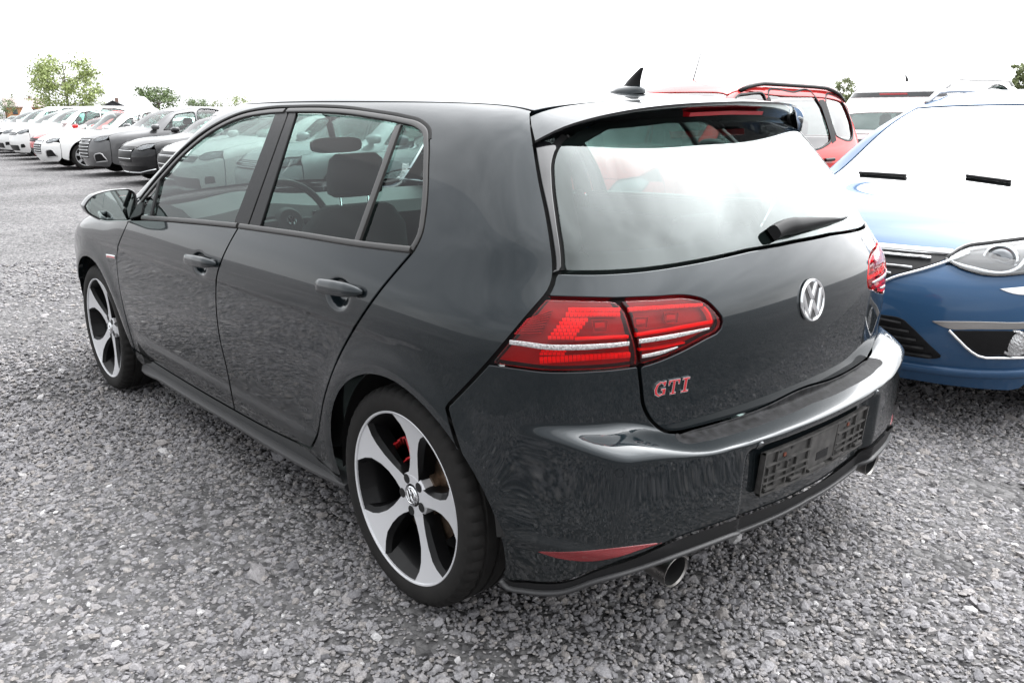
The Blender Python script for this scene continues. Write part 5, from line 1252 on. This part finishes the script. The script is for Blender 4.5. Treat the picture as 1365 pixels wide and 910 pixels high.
def generic_car(name, label, kind, paint, nose, L, W, H, wb, fo, zb, hood, rz=math.pi/2, group=None, trim=None, rim='seven', tr=.325, grid=.06, front=None, rear_red=True, rails=False):
    """nose = world (x, y) of the middle of the front bumper"""
    Zc, Xr, Xf, win = profile(kind, L, H, wb, fo, zb, hood); xf = wb+fo
    loc = (nose[0]-xf*math.cos(rz), nose[1]-xf*math.sin(rz), 0)
    C = Car(L, W, H, wb, fo, zb, Zc, Xr, Xf, loc=loc, rz=rz, tr=tr, grid=grid)
    root = empty(name, loc, rz, label, 'car', group); C.root = root; C.win = win
    car_body(C, root, paint, win, std_rail(C, win, kind), std_dlo(C, win, kind), zb+.02, rear_glass=(zb+.07, H-.16, .62, .70) if kind != 'sedan' else None, trim=trim, rim=rim)
    if kind == 'sedan':
        yb = .5; P = [(C.xr+.45, -.52), (C.xr+.45, .52), (C.xr+.95, .46), (C.xr+.95, -.46)]
    hd = hood
    # lamps and grille
    lamp(C, root, 'headlamp', C.frp([(.46, hd-.10), (.50, hd-.045), (.62, hd-.02), (.76, hd-.015), (.78, hd-.09), (.64, hd-.13), (.52, hd-.13)]))
    lamp(C, root, 'tail_lamp', C.frp([(.5, zb-.18), (.5, zb-.03), (.72, zb-.02), (.76, zb-.06), (.74, zb-.2)], True), True)
    fr = front or 'plain'
    if fr == 'audi':
        slats(C, root, 'grille', (.30, .36), .38, hd-.07, 6, CHROME); 
        for sg in (1, -1): pass
        panel('air_intake', C.frp([(.50, .30), (.78, .33), (.72, .50), (.55, .47)]), C.S, BLACK, root, grid=.06, step=.03, off=.004, depth=.01, gap=0)
        V, Fc = ribbon_geo(C.frp([(.50, .30), (.78, .33), (.72, .50), (.55, .47), (.50, .30)]), C.S, .012, .012, .004, .04, .004); both('intake_trim', V, Fc, mat('satin_silver', (.5, .5, .5), .3, .8), root, ang=None)
    elif fr == 'star':
        slats(C, root, 'grille', (.36, .38), .42, hd-.08, 2, CHROME)
        panel('air_intake', C.frp([(.0, .24), (.74, .25), (.70, .36), (.0, .34)]), C.S, BLACK, root, grid=.06, step=.03, off=.004, depth=.01, gap=0)
        V, Fc = ribbon_geo(C.fr(resample([(.80, .30), (.5, .235), (0.02, .225)], .05)), C.S, .012, .02, .0, .05, .004); both('chrome_lip', V, Fc, CHROME, root, ang=None)
    else:
        slats(C, root, 'grille', (.40, .45), hd-.17, hd-.08, 2, CHROME if fr == 'chrome' else BLACK)
        panel('air_intake', C.frp([(-.46, .26), (.46, .26), (.52, .42), (-.52, .42)]), C.S, BLACK, root, grid=.06, step=.03, off=.004, depth=.01, gap=0, mirror=False)
        panel('fog_recess', C.frp([(.58, .34), (.74, .36), (.74, .46), (.62, .45)]), C.S, BLACK, root, grid=.06, step=.03, off=.004, depth=.01, gap=0)
    if rails:
        rl_ = np.array(std_rail(C, win, kind)); xs = np.linspace(C.xr+.5, win[0]-.15, 12); ys = np.interp(xs, rl_[:, 0], rl_[:, 1])-.01
        q = C.S.top(np.stack([xs, ys], -1)); q[1:-1, 2] += .045; m = MB(); m.tube(q, .016, 8); both('roof_rail', m.V, m.F, mat('satin_silver', (.5, .5, .5), .3, .8), root, ang=None)
    return C
WHITE = carpaint('white_paint', (.72, .72, .71)); BLUE = carpaint('blue_paint', (.030, .078, .160), .20, .36, .75); REDP = carpaint('red_paint', (.52, .030, .028)); BLK = carpaint('black_paint', (.006, .006, .007)); GREYP = carpaint('grey_paint', (.10, .10, .102), .4, .35); SILV = carpaint('silver_paint', (.42, .43, .44), .5, .35); NAVY = carpaint('slate_paint', (.035, .05, .065), .4, .35)
SATIN = mat('satin_silver', (.5, .5, .5), .3, .8)
ROW = 'cars parked side by side along the gravel lane'
# ---- blue hatchback whose nose points at the dark car
def blue_car():
    L, W, H, wb, fo, zb, hd = 4.36, 1.814, 1.447, 2.669, .90, .94, .80
    Zc, Xr, Xf, win = profile('hatch', L, H, wb, fo, zb, hd); xf = wb+fo
    loc = (.05, -1.46-xf, 0); C = Car(L, W, H, wb, fo, zb, Zc, Xr, Xf, loc=loc, rz=math.pi/2, grid=.03)
    root = empty('blue_hatchback', loc, math.pi/2, 'metallic blue hatchback with silver roof rails, its nose beside the dark grey car', 'car')
    car_body(C, root, BLUE, win, std_rail(C, win, 'hatch'), std_dlo(C, win, 'hatch'), zb+.02, rear_glass=(zb+.07, H-.16, .62, .70), rim='five', glass_m=glass('screen_glass', (.40, .46, .46), 1.7))
    P = lambda l: C.px(l); P0 = lambda l: C.px0(l); S_ = C.S
    def pan(nm, poly, mt, par, off=.003, gap=0., depth=.012, grid=.02, mirror=True, step=.012): return panel(nm, poly, S_, mt, par, grid=grid, step=step, off=off, depth=depth, gap=gap, mirror=mirror)
    # headlamp
    hl = [empty_part('headlamp', root) for _ in range(2)]
    poly = join_lines(P([(1261, 346), (1270, 338), (1284, 330), (1319, 324), (1365, 318), (1400, 312), (1432, 306)]), P([(1432, 306), (1436, 330), (1425, 352)]), P([(1425, 352), (1400, 360), (1365, 364), (1340, 366.5), (1319, 366.5), (1295, 362), (1272, 353), (1261, 346)]))
    pan('lamp_housing', poly, HLAMP_DK, hl, .002); pan('lens', poly, LAMP, hl, .022, depth=.02)
    V, Fc = ribbon_geo(np.r_[poly, poly[:1]], S_, .007, .012, .0, .02, .004); both('lamp_rim', V, Fc, PIANO, hl, ang=None)
    V, Fc = ribbon_geo(P([(1268, 349.5), (1285, 355), (1300, 358.5), (1316, 362.5), (1345, 362.5), (1358, 356), (1366, 346), (1378, 338)]), S_, .007, .008, .004, .015, .003); both('daylight_strip', V, Fc, mat('lamp_white', (.85, .85, .85), .25, .3), hl)
    V, Fc = ribbon_geo(P([(1268, 344), (1290, 333.5), (1319, 328.5), (1365, 322.5), (1420, 313)]), S_, .007, .006, .004, .02, .003); both('reflector_band', V, Fc, mat('lamp_white', ()), hl)
    for r0, r1, mt, nm in ((.066, .050, CHROME, 'projector_ring'), (.050, .0, None, 'projector_lens')):
        Q = S_.hit([(1334, 345)], tmax=12.)[0]; N = S_.nrm(Q[None])[0]; N = np.array([.95, .1, .1]); N /= np.linalg.norm(N); u, v, w = frame_at(Q, N); n = 28; m = MB()
        prof = [(r0, -.01), (r0, .006), ((r0+r1)/2, .011), (r1, .003)] if r1 else [(.05, .002), (.043, .012), (.028, .018), (.0001, .0205)]
        V = [Q+(u*math.cos(2*math.pi*k/n)+v*math.sin(2*math.pi*k/n)*.92)*r+w*h for r, h in prof for k in range(n)]
        m.add(V, [(i*n+k, i*n+(k+1) % n, (i+1)*n+(k+1) % n, (i+1)*n+k) for i in range(3) for k in range(n)]); both(nm, m.V, m.F, mt or mat('lens_dark', (.25, .26, .27), .05, .9), hl)
    # grille: black field, broad brushed bar with a bright line, thinner bars below
    gr = empty_part('grille', root); UM = S_.xb+math.pi/2*S_.L
    def cross(name, l, w, h, mt, par, off=.004):
        q = P(l); q = q[q[:, 0] < UM]; q2 = q.copy(); q2[:, 0] = 2*UM-q2[:, 0]; ln = np.r_[q, q2[::-1]] if q[-1, 0] > q[0, 0] else np.r_[q2, q[::-1]] 
        V, Fc = ribbon_geo(ln, S_, w, h, off, .03, .004); both(name, V, Fc, mt, par, False, ang=None)
    fld = C.frp([(-.47, .775), (.47, .775), (.43, .735), (.36, .70), (.27, .665), (.20, .62), (-.20, .62), (-.27, .665), (-.36, .70), (-.43, .735)])
    pan('grille_field', fld, BLACK, gr, .002, mirror=False)
    def bar(z, hw, w, h, mt, nm, bow=0.): V, Fc = ribbon_geo(C.fr(resample([(hw, z), (-hw, z)], .04)), S_, w, h, .003, .03, .004); both(nm, V, Fc, mt, gr, False, ang=None)
    bar(.765, .44, .016, .010, SATIN, 'grille_bar'); bar(.737, .38, .0045, .016, CHROME, 'grille_bar'); bar(.70, .33, .004, .012, SATIN, 'grille_bar'); bar(.672, .26, .004, .012, SATIN, 'grille_bar'); bar(.645, .22, .004, .012, SATIN, 'grille_bar')
    V, Fc = ribbon_geo(C.frs([(.50, .765), (.44, .728), (.37, .694), (.28, .657), (.20, .608), (0.01, .60)]), S_, .006, .012, .002, .02, .004); both('grille_surround', V, Fc, CHROME, gr, ang=None)
    # lower mesh intake with slats
    lg = empty_part('lower_grille', root)
    fld = C.frp([(-.34, .50), (.34, .50), (.40, .45), (.50, .345), (.46, .325), (-.46, .325), (-.50, .345), (-.40, .45)]); pan('grille_field', fld, BLACK, lg, .003, mirror=False)
    for k in range(5):
        z = .348+k*.033; hw = np.interp(z, [.33, .345, .45, .5], [.46, .48, .39, .34])-.02
        V, Fc = ribbon_geo(C.fr(resample([(hw, z-.004), (hw*.5, z+.006), (-hw*.5, z+.006), (-hw, z-.004)], .04)), S_, .005, .014, .003, .03, .004); both('slat', V, Fc, MATTE, lg, False, ang=None)
    # indicator strip, fog recess
    pan('indicator', join_lines(P([(1239.5, 427), (1300, 427.5), (1365, 428.5), (1420, 424)]), P([(1420, 424), (1420, 434), (1365, 438.5), (1300, 438.8), (1263.7, 438), (1239.5, 427)])), mat('indicator_grey', (.30, .29, .28), .2, .6), root, .004)
    fg = [empty_part('fog_recess', root) for _ in range(2)]
    poly = join_lines(P0([(1268, 440), (1365, 440.5), (1420, 437)]), P0([(1420, 437), (1425, 470)]), P([(1425, 470), (1365, 473.5), (1330, 473.8), (1307, 472.5), (1293, 464), (1280, 452), (1268, 440)])); pan('recess_panel', poly, BLACK, fg, .003)
    V, Fc = ribbon_geo(P([(1265, 439), (1279, 453), (1292, 465.5), (1306, 474), (1330, 475.5), (1365, 475), (1420, 472)]), S_, .006, .012, .003, .02, .003); both('recess_trim', V, Fc, CHROME, fg)
    Q = S_.hit([(1352, 456.7)], tmax=12.)[0]; u, v, w = frame_at(Q, np.array([.97, .2, .0])); n = 24; m = MB()
    V = [Q+(u*math.cos(2*math.pi*k/n)+v*math.sin(2*math.pi*k/n))*r+w*h for r, h in ((.055, 0), (.055, .010), (.046, .012), (.044, .004), (.03, .010), (.001, .014)) for k in range(n)]
    m.add(V, [(i*n+k, i*n+(k+1) % n, (i+1)*n+(k+1) % n, (i+1)*n+k) for i in range(5) for k in range(n)]); both('fog_lamp', m.V, m.F, mat('fog_glass', (.55, .55, .55), .12, .8, bump=(120, .8, .01)), fg)
    pan('side_light', join_lines(P([(1330, 384), (1348, 382.5), (1365, 381), (1400, 376)]), P([(1400, 376), (1400, 388), (1375, 393), (1350, 391.5), (1330, 384)])), MATS['lamp_white'], root, .004)
    # bumper feature: lower lip
    V, Fc = ribbon_geo(C.frs([(.80, .30), (.60, .283), (.3, .278), (0.01, .276)]), S_, .022, .022, -.004, .04, .01); both('bumper_lip', V, Fc, BLUE, root, ang=None)
    Q = C.fr([(.60, .375)]); 
    # wipers at the foot of the windscreen, roof rails
    for y0, y1, nm in ((.30, .08, 1), (-.22, -.52, 2)):
        xs = [win[1]-.04-.10*(y/.7)**2+.08 for y in (y0, (y0+y1)/2, y1)]; q = C.S.top(smooth_line([(xs[0], y0), (xs[1]-.015, (y0+y1)/2), (xs[2]-.03, y1)], .05)); q[:, 2] += .004; m = MB(); m.tube(q, .008, 8); m.build('wiper', BLACK, root)
    rl_ = np.array(std_rail(C, win, 'hatch')); xs = np.linspace(C.xr+.55, win[0]-.12, 12); ys = np.interp(xs, rl_[:, 0], rl_[:, 1])-.015; q = C.S.top(np.stack([xs, ys], -1)); q[1:-1, 2] += .04; m = MB(); m.tube(q, .015, 8); both('roof_rail', m.V, m.F, SATIN, root, ang=None)
    lamp(C, root, 'tail_lamp', C.frp([(.35, zb-.18), (.35, zb-.08), (.72, zb-.05), (.76, zb-.09), (.74, zb-.2)], True), True)
blue_car()
# ---- red small car with black roof rails
def red_car():
    L, W, H, wb, fo, zb, hd = 3.66, 1.645, 1.60, 2.30, .71, .98, .88; xf = wb+fo; xr = -(L-xf)
    Zc = [(xr-.1, 1.48), (xr+.15, 1.54), (.3, 1.585), (1.0, 1.60), (1.45, 1.58), (1.66, 1.51), (2.0, 1.25), (2.30, 1.03), (2.45, .985), (2.7, .95), (xf-.15, .86), (xf+.1, .68)]
    Xr = [(.15, xr+.08), (.4, xr), (.7, xr), (.95, xr+.02), (1.1, xr+.05), (1.35, xr+.12), (1.55, xr+.22)]
    Xf = [(.15, xf-.12), (.4, xf-.01), (.6, xf), (.75, xf-.04), (.86, xf-.12), (1., xf-.4)]
    loc = (3.23, -2.95-xf, 0); C = Car(L, W, H, wb, fo, zb, Zc, Xr, Xf, loc=loc, tr=.31, grid=.045, kc=.06)
    root = empty('small_red_car', loc, math.pi/2, 'small bright red car with black roof rails behind the dark car\'s spoiler', 'car')
    win = (1.62, 2.28); k = W/1.79
    rail = [(xr+.20, .60), (.2, .60), (1.0, .60), (1.62, .575), (2.28, .66), (2.5, .68), (xf-.35, .64), (xf-.2, .58)]
    dlo = [[(2.05, .99), (1.72, 1.33), (1.5, 1.455), (1.2, 1.475), (1.10, 1.475), (1.10, 1.005)], [(1.02, 1.005), (1.02, 1.48), (.6, 1.48), (.26, 1.47), (.22, 1.41), (.20, 1.02), (.26, 1.0)], [(.06, 1.07), (.06, 1.41), (.03, 1.445), (-.20, 1.435), (-.29, 1.39), (-.33, 1.12), (-.30, 1.07)]]
    car_body(C, root, REDP, win, rail, dlo, zb+.06, rear_glass=(1.06, 1.40, .50, .52), trim=BLACK, rim='five', glass_m=glass('clear_glass', (.48, .55, .53)))
    panel('pillar_trim', C.sl([(.18, 1.0), (.20, 1.41), (.08, 1.41), (.08, 1.03), (.18, 1.0)])[:-1], C.S, MATTE, root, grid=.05, off=.003, depth=.008, gap=0)
    panel('pillar_trim', C.sl([(1.09, .98), (1.09, 1.43), (1.03, 1.43), (1.03, .98), (1.09, .98)])[:-1], C.S, MATTE, root, grid=.05, off=.003, depth=.008, gap=0)
    xs = np.linspace(xr+.30, 1.45, 16); q = C.S.top(np.stack([xs, 0*xs+.575], -1)); lift = np.interp(np.linspace(0, 1, 16), [0, .08, .2, .8, .92, 1], [0, .035, .055, .055, .035, 0]); q[:, 2] += lift
    m = MB(); m.tube(q, .019, 10); both('roof_rail', m.V, m.F, BLACK, root, ang=None)
    b = C.S.top([(1.35, 0)])[0]; m = MB(); m.tube([b, b+[-.12, 0, .30]], [.006, .003], 6); m.build('aerial', BLACK, root)
    lamp(C, root, 'headlamp', C.frp([(.42, .70), (.46, .80), (.62, .83), (.70, .80), (.66, .70)])); slats(C, root, 'grille', (.36, .38), .40, .50, 3, BLACK)
    V, Fc = ribbon_geo(C.sl([(.32, .60), (2.0, .60)]), C.S, .045, .012, 0., .08, .004); both('side_rubbing_strip', V, Fc, MATTE, root, ang=None)
    for x in (1.25, .38):
        V, Fc = ribbon_geo(C.sl([(x, .86), (x-.16, .86)]), C.S, .016, .03, 0., .04, -.006); both('door_handle', V, Fc, BLACK, root)
red_car()
def others():
    C = generic_car('white_suv', 'white sport utility car seen from behind, black strip above its rear window', 'suv', WHITE, (3.15, -8.0-4.5), 4.5, 1.84, 1.64, 2.70, .90, 1.0, .95, rz=-math.pi/2, rails=True, rim='five', tr=.345)
    H = 1.62
    pan = lambda nm, yz, mt, off=.004: panel(nm, C.frp(yz, True), C.S, mt, C.root, grid=.05, step=.03, off=off, depth=.01, gap=0, mirror=False)
    pan('spoiler_strip', [(-.60, 1.44), (.60, 1.44), (.56, 1.50), (-.56, 1.50)], PIANO); pan('brake_light', [(-.18, 1.462), (.18, 1.462), (.18, 1.485), (-.18, 1.485)], MATS['brake_red'], .008)
    pan('plate_trim', [(-.45, .90), (.45, .90), (.45, .96), (-.45, .96)], PIANO)
    b = C.S.top([(-.2, 0)])[0]; m = MB(); m.tube([b, b+[-.02, 0, .03], b+[-.07, 0, .075]], [.03, .02, .004], 8, sx=.5); m.build('aerial', BLACK, C.root)
    row = [
        ('parked_car', 'slate blue hatchback in the parked row next to the small red car', 'hatch', NAVY, (5.9, -2.5), 4.3, 1.80, 1.40, 2.62, .88, .93, .81, 'chrome', False),
        ('parked_car', 'pale silver estate in the parked row, seen through the dark car\'s side windows', 'suv', SILV, (8.5, -2.6), 4.5, 1.83, 1.40, 2.68, .90, .93, .82, 'chrome', True),
        ('parked_car', 'white hatchback in the parked row, seen through the front door window', 'hatch', WHITE, (11.0, -2.7), 4.3, 1.80, 1.38, 2.62, .88, .92, .81, 'plain', False),
        ('parked_car', 'white saloon with dark grille right beside the black saloon', 'sedan', WHITE, (13.3, -3.3), 4.6, 1.82, 1.37, 2.78, .85, .90, .78, 'star', False),
        ('parked_car', 'black saloon with chrome grille bars and chrome lower lip', 'sedan', BLK, (15.75, -3.4), 4.68, 1.83, 1.37, 2.84, .80, .90, .78, 'star', False),
        ('parked_car', 'grey sport utility car with silver-framed air intakes', 'suv', GREYP, (18.8, -3.52), 4.5, 1.85, 1.45, 2.68, .90, .95, .86, 'audi', False),
        ('parked_car', 'white low coupe with dark hexagonal grille beside the grey car', 'sedan', WHITE, (21.85, -3.3), 4.67, 1.85, 1.35, 2.76, .87, .90, .77, 'audi', False),
        ('parked_car', 'tall white sport utility car beyond the red car\'s nose', 'suv', WHITE, (27.6, -3.95), 4.7, 1.88, 1.50, 2.80, .92, .97, .88, 'chrome', True),
        ('parked_car', 'red car whose nose peeks out past the white coupe', 'sedan', REDP, (24.7, -3.85), 4.1, 1.76, 1.33, 2.55, .82, .88, .76, 'plain', False),
        ('parked_car', 'white hatchback with plain black grille, third from the far end of the row', 'hatch', WHITE, (30.3, -4.1), 4.2, 1.79, 1.43, 2.6, .85, .95, .84, 'plain', False),
        ('parked_car', 'white estate with silver roof rails near the far end of the row', 'suv', WHITE, (33.0, -4.3), 4.5, 1.83, 1.52, 2.7, .88, .97, .85, 'chrome', True),
        ('parked_car', 'silver hatchback second from the far end of the row', 'hatch', SILV, (35.6, -4.5), 4.2, 1.79, 1.46, 2.6, .85, .95, .84, 'plain', False),
        ('parked_car', 'white saloon at the far end of the parked row', 'sedan', WHITE, (38.4, -4.7), 4.6, 1.82, 1.43, 2.78, .85, .93, .80, 'plain', False)]
    for nm, lb, kind, pt, nose, L, W, H, wb, fo, zb, hd, fr, rails in row:
        generic_car(nm, lb, kind, pt, nose, L, W, H, wb, fo, zb, hd, group=ROW, front=fr, rails=rails, rim='seven' if kind != 'suv' else 'five', grid=.06 if nose[0] < 26 else .1, tr=.335 if kind == 'suv' else .32)
others()

# ================================================================== trees and houses far off
def leaf_mat(name, col):
    m = mat(name, col, .6, noise=(2.2, .45)); 
    return m
LEAF = [leaf_mat('leaf_light', (.24, .29, .10)), leaf_mat('leaf_dark', (.10, .145, .05)), leaf_mat('leaf_olive', (.17, .20, .085))]
BARK = mat('bark', (.09, .075, .06), .9, noise=(8, .4))
def tree(name, label, px, dist, top_px, half_px, leaf, seed, airy=.5, group='trees beyond the car lot', nleaf=2600, low=.0, trunk=True):
    """px: column of the trunk; crown top and half width as seen, at the given distance along that column"""
    rg = np.random.default_rng(seed)
    if top_px is None: base = np.array(px, float); ztop = dist; R = half_px
    else: d = pxray([(px, 150)])[0]; h = d[:2]/np.linalg.norm(d[:2]); base = CAM[:2]+h*dist
    if top_px is not None: ztop = CAM[2]+dist*(pxray([(px, top_px)])[0][2]/np.linalg.norm(pxray([(px, top_px)])[0][:2])); R = half_px/CAM[6]*dist*.93
    H = ztop; root = empty(name, (base[0], base[1], 0), 0, label, 'tree' if trunk else 'bush', group)
    m = MB(); tr_h = H*.30; pts = []
    m.tube([(0, 0, -.1), (.02*H, .01*H, tr_h*.6), (0, 0, tr_h), (.01*H, -.01*H, H*.6), (0, 0, H*.9)], [H*.028, H*.022, H*.019, H*.010, H*.003], 8)
    limbs = []
    for k in range(11):
        a = k*2.4+rg.uniform(-.4, .4); z0 = H*rg.uniform(.25, .62); L_ = R*rg.uniform(.6, .95); e = np.array([L_*math.cos(a), L_*math.sin(a), z0+H*rg.uniform(.12, .3)]); mid = np.array([e[0]*.5, e[1]*.5, z0+(e[2]-z0)*.35]); limbs.append((mid, e)); m.tube([(0, 0, z0), mid, e], [H*.010, H*.006, H*.002], 6)
    m.build('trunk', BARK, root)
    # crown: clumps along the limbs and over the volume, each of many small leaf faces
    cl = []
    for k in range(64):
        u = rg.uniform(-1, 1); w = rg.uniform(0, 6.28); r = rg.uniform(.45, 1)**.6; zc = H*(.56+low*-.1)+u*H*.40; rr = R*math.sqrt(max(0.02, 1-u*u*.9))*r*rg.uniform(.7, 1.1); cl.append(((rr*math.cos(w), rr*math.sin(w), zc), R*rg.uniform(.20, .36)))
    for mid, e in limbs: cl.append((e, R*rg.uniform(.16, .26))); cl.append(((mid+e)/2, R*.18))
    V = []; Fc = []; per = max(6, nleaf//len(cl))
    for (cx, cy, cz), cr in cl:
        if rg.random() < airy*.22: continue
        for q in range(per):
            dr = rg.normal(0, 1, 3); dr /= np.linalg.norm(dr); p = np.array([cx, cy, cz])+dr*cr*rg.random()**.45*np.array([1, 1, .75]); s = H*rg.uniform(.013, .026)*(1. if H > 5 else 1.35); a = rg.normal(0, 1, 3); a /= np.linalg.norm(a); b = np.cross(a, rg.normal(0, 1, 3)); b /= np.linalg.norm(b)+1e-9
            i = len(V); V += [p-a*s, p+b*s*.55, p+a*s, p-b*s*.55]; Fc.append((i, i+1, i+2, i+3))
    mk('crown', V, Fc, leaf, root, None, False)
def bg():
    tree('airy_tree', 'tall airy light green tree standing beyond the white cars', 92, 105, 74, 45, LEAF[0], 1, .45, nleaf=7500)
    tree('round_tree', 'dense dark green tree beyond the row, right of the dark gable', 212, 95, 110, 31, LEAF[1], 2, .1, nleaf=4200, low=1)
    tree('low_tree', 'small dark tree beyond the row, next to a paler shrub', 265, 110, 127, 19, LEAF[1], 3, .2, nleaf=2200, low=1)
    tree('pale_shrub', 'small pale green shrub between two darker trees', 291, 120, 133, 9, LEAF[2], 4, .2, nleaf=900, trunk=False)
    tree('low_tree', 'light green tree top above the dark car\'s front roof edge', 322, 105, 127, 16, LEAF[0], 5, .2, nleaf=1800)
    tree('hedge_bush', 'green bush beside the far house with orange wall', 8, 130, 131, 14, LEAF[1], 6, .1, nleaf=1400, trunk=False)
    tree('hedge_bush', 'olive bush left of the dark gable roof', 128, 125, 133, 16, LEAF[2], 7, .2, nleaf=1600, trunk=False)
    tree('round_tree', 'tree top showing above the small red car', 1122, 60, 103, 15, LEAF[2], 8, .2, nleaf=1800)
    tree('round_tree', 'olive green tree above the blue car\'s roof', 1370, 70, 72, 22, LEAF[2], 9, .3, nleaf=3600)
    tree('far_tree', 'slender far tree behind the house with orange wall', 19, 260, 124, 3, LEAF[2], 10, .1, nleaf=500)
    # houses
    def house(name, label, px, dist, wpx, eave_px, ridge_px, wall, roof, gable):
        d = pxray([(px, 150)])[0]; h = d[:2]/np.linalg.norm(d[:2]); b = CAM[:2]+h*dist
        zz = lambda y: CAM[2]+dist*(pxray([(px, y)])[0][2]/np.linalg.norm(pxray([(px, y)])[0][:2])); w = wpx/CAM[6]*dist; ze, zr = zz(eave_px), zz(ridge_px); dp = 8.
        root = empty(name, (b[0], b[1], 0), math.atan2(h[1], h[0])-math.pi/2+(0 if gable else 0), label, 'house')
        m = MB(); hw = w/2
        if gable:   # gable end faces us
            m.add([(-hw, 0, 0), (hw, 0, 0), (hw, 0, ze), (0, 0, zr), (-hw, 0, ze), (-hw, dp, 0), (hw, dp, 0), (hw, dp, ze), (0, dp, zr), (-hw, dp, ze)], [(0, 1, 2, 3, 4), (5, 9, 8, 7, 6), (0, 4, 9, 5), (1, 6, 7, 2)])
            R = [[(-hw-.3, -.35, ze-.15), (0, -.35, zr+.05), (0, dp+.3, zr+.05), (-hw-.3, dp+.3, ze-.15)], [(hw+.3, -.35, ze-.15), (hw+.3, dp+.3, ze-.15), (0, dp+.3, zr+.05), (0, -.35, zr+.05)]]
        else:
            m.add([(-hw, 0, 0), (hw, 0, 0), (hw, 0, ze), (-hw, 0, ze), (-hw, dp, 0), (hw, dp, 0), (hw, dp, ze), (-hw, dp, ze), (-hw, dp/2, zr), (hw, dp/2, zr)], [(0, 1, 2, 3), (5, 4, 7, 6), (0, 3, 8, 7, 4), (1, 5, 6, 9, 2)])
            R = [[(-hw-.3, -.4, ze-.1), (hw+.3, -.4, ze-.1), (hw+.3, dp/2, zr+.05), (-hw-.3, dp/2, zr+.05)], [(-hw-.3, dp+.4, ze-.1), (-hw-.3, dp/2, zr+.05), (hw+.3, dp/2, zr+.05), (hw+.3, dp+.4, ze-.1)]]
        m.build('wall', wall, root, False)
        for q in R: 
            mm = MB(); q = [np.array(p, float) for p in q]; t = np.array([0, 0, .18]); mm.add(q+[p+t for p in q], [(3, 2, 1, 0), (4, 5, 6, 7), (0, 1, 5, 4), (1, 2, 6, 5), (2, 3, 7, 6), (3, 0, 4, 7)]); mm.build('roof', roof, root, False)
        for k in ((-.5, .0, .5) if not gable else (0.,)):
            mm = MB(); mm.box((k*hw, -.02, ze*.55), (1.1, .12, 1.2)); mm.build('window', mat('far_window', (.04, .05, .06), .1), root, False)
        mm = MB(); mm.box((hw*.3, dp/2, zr+.2), (.6, .6, 1.0)); mm.build('chimney', mat('chimney', (.18, .12, .10), .9), root, False)
    house('far_house', 'far house with grey-pink roof and orange wall behind the parked row', 34, 250, 40, 143, 132, mat('orange_wall', (.42, .20, .10), .9), mat('pink_roof', (.28, .23, .22), .8, noise=(3, .2)), False)
    house('dark_gable_house', 'far house with a dark charcoal gable between two trees', 152, 180, 30, 144, 135.5, mat('dark_wall', (.05, .05, .055), .8), mat('dark_roof', (.06, .06, .065), .8), True)
bg()
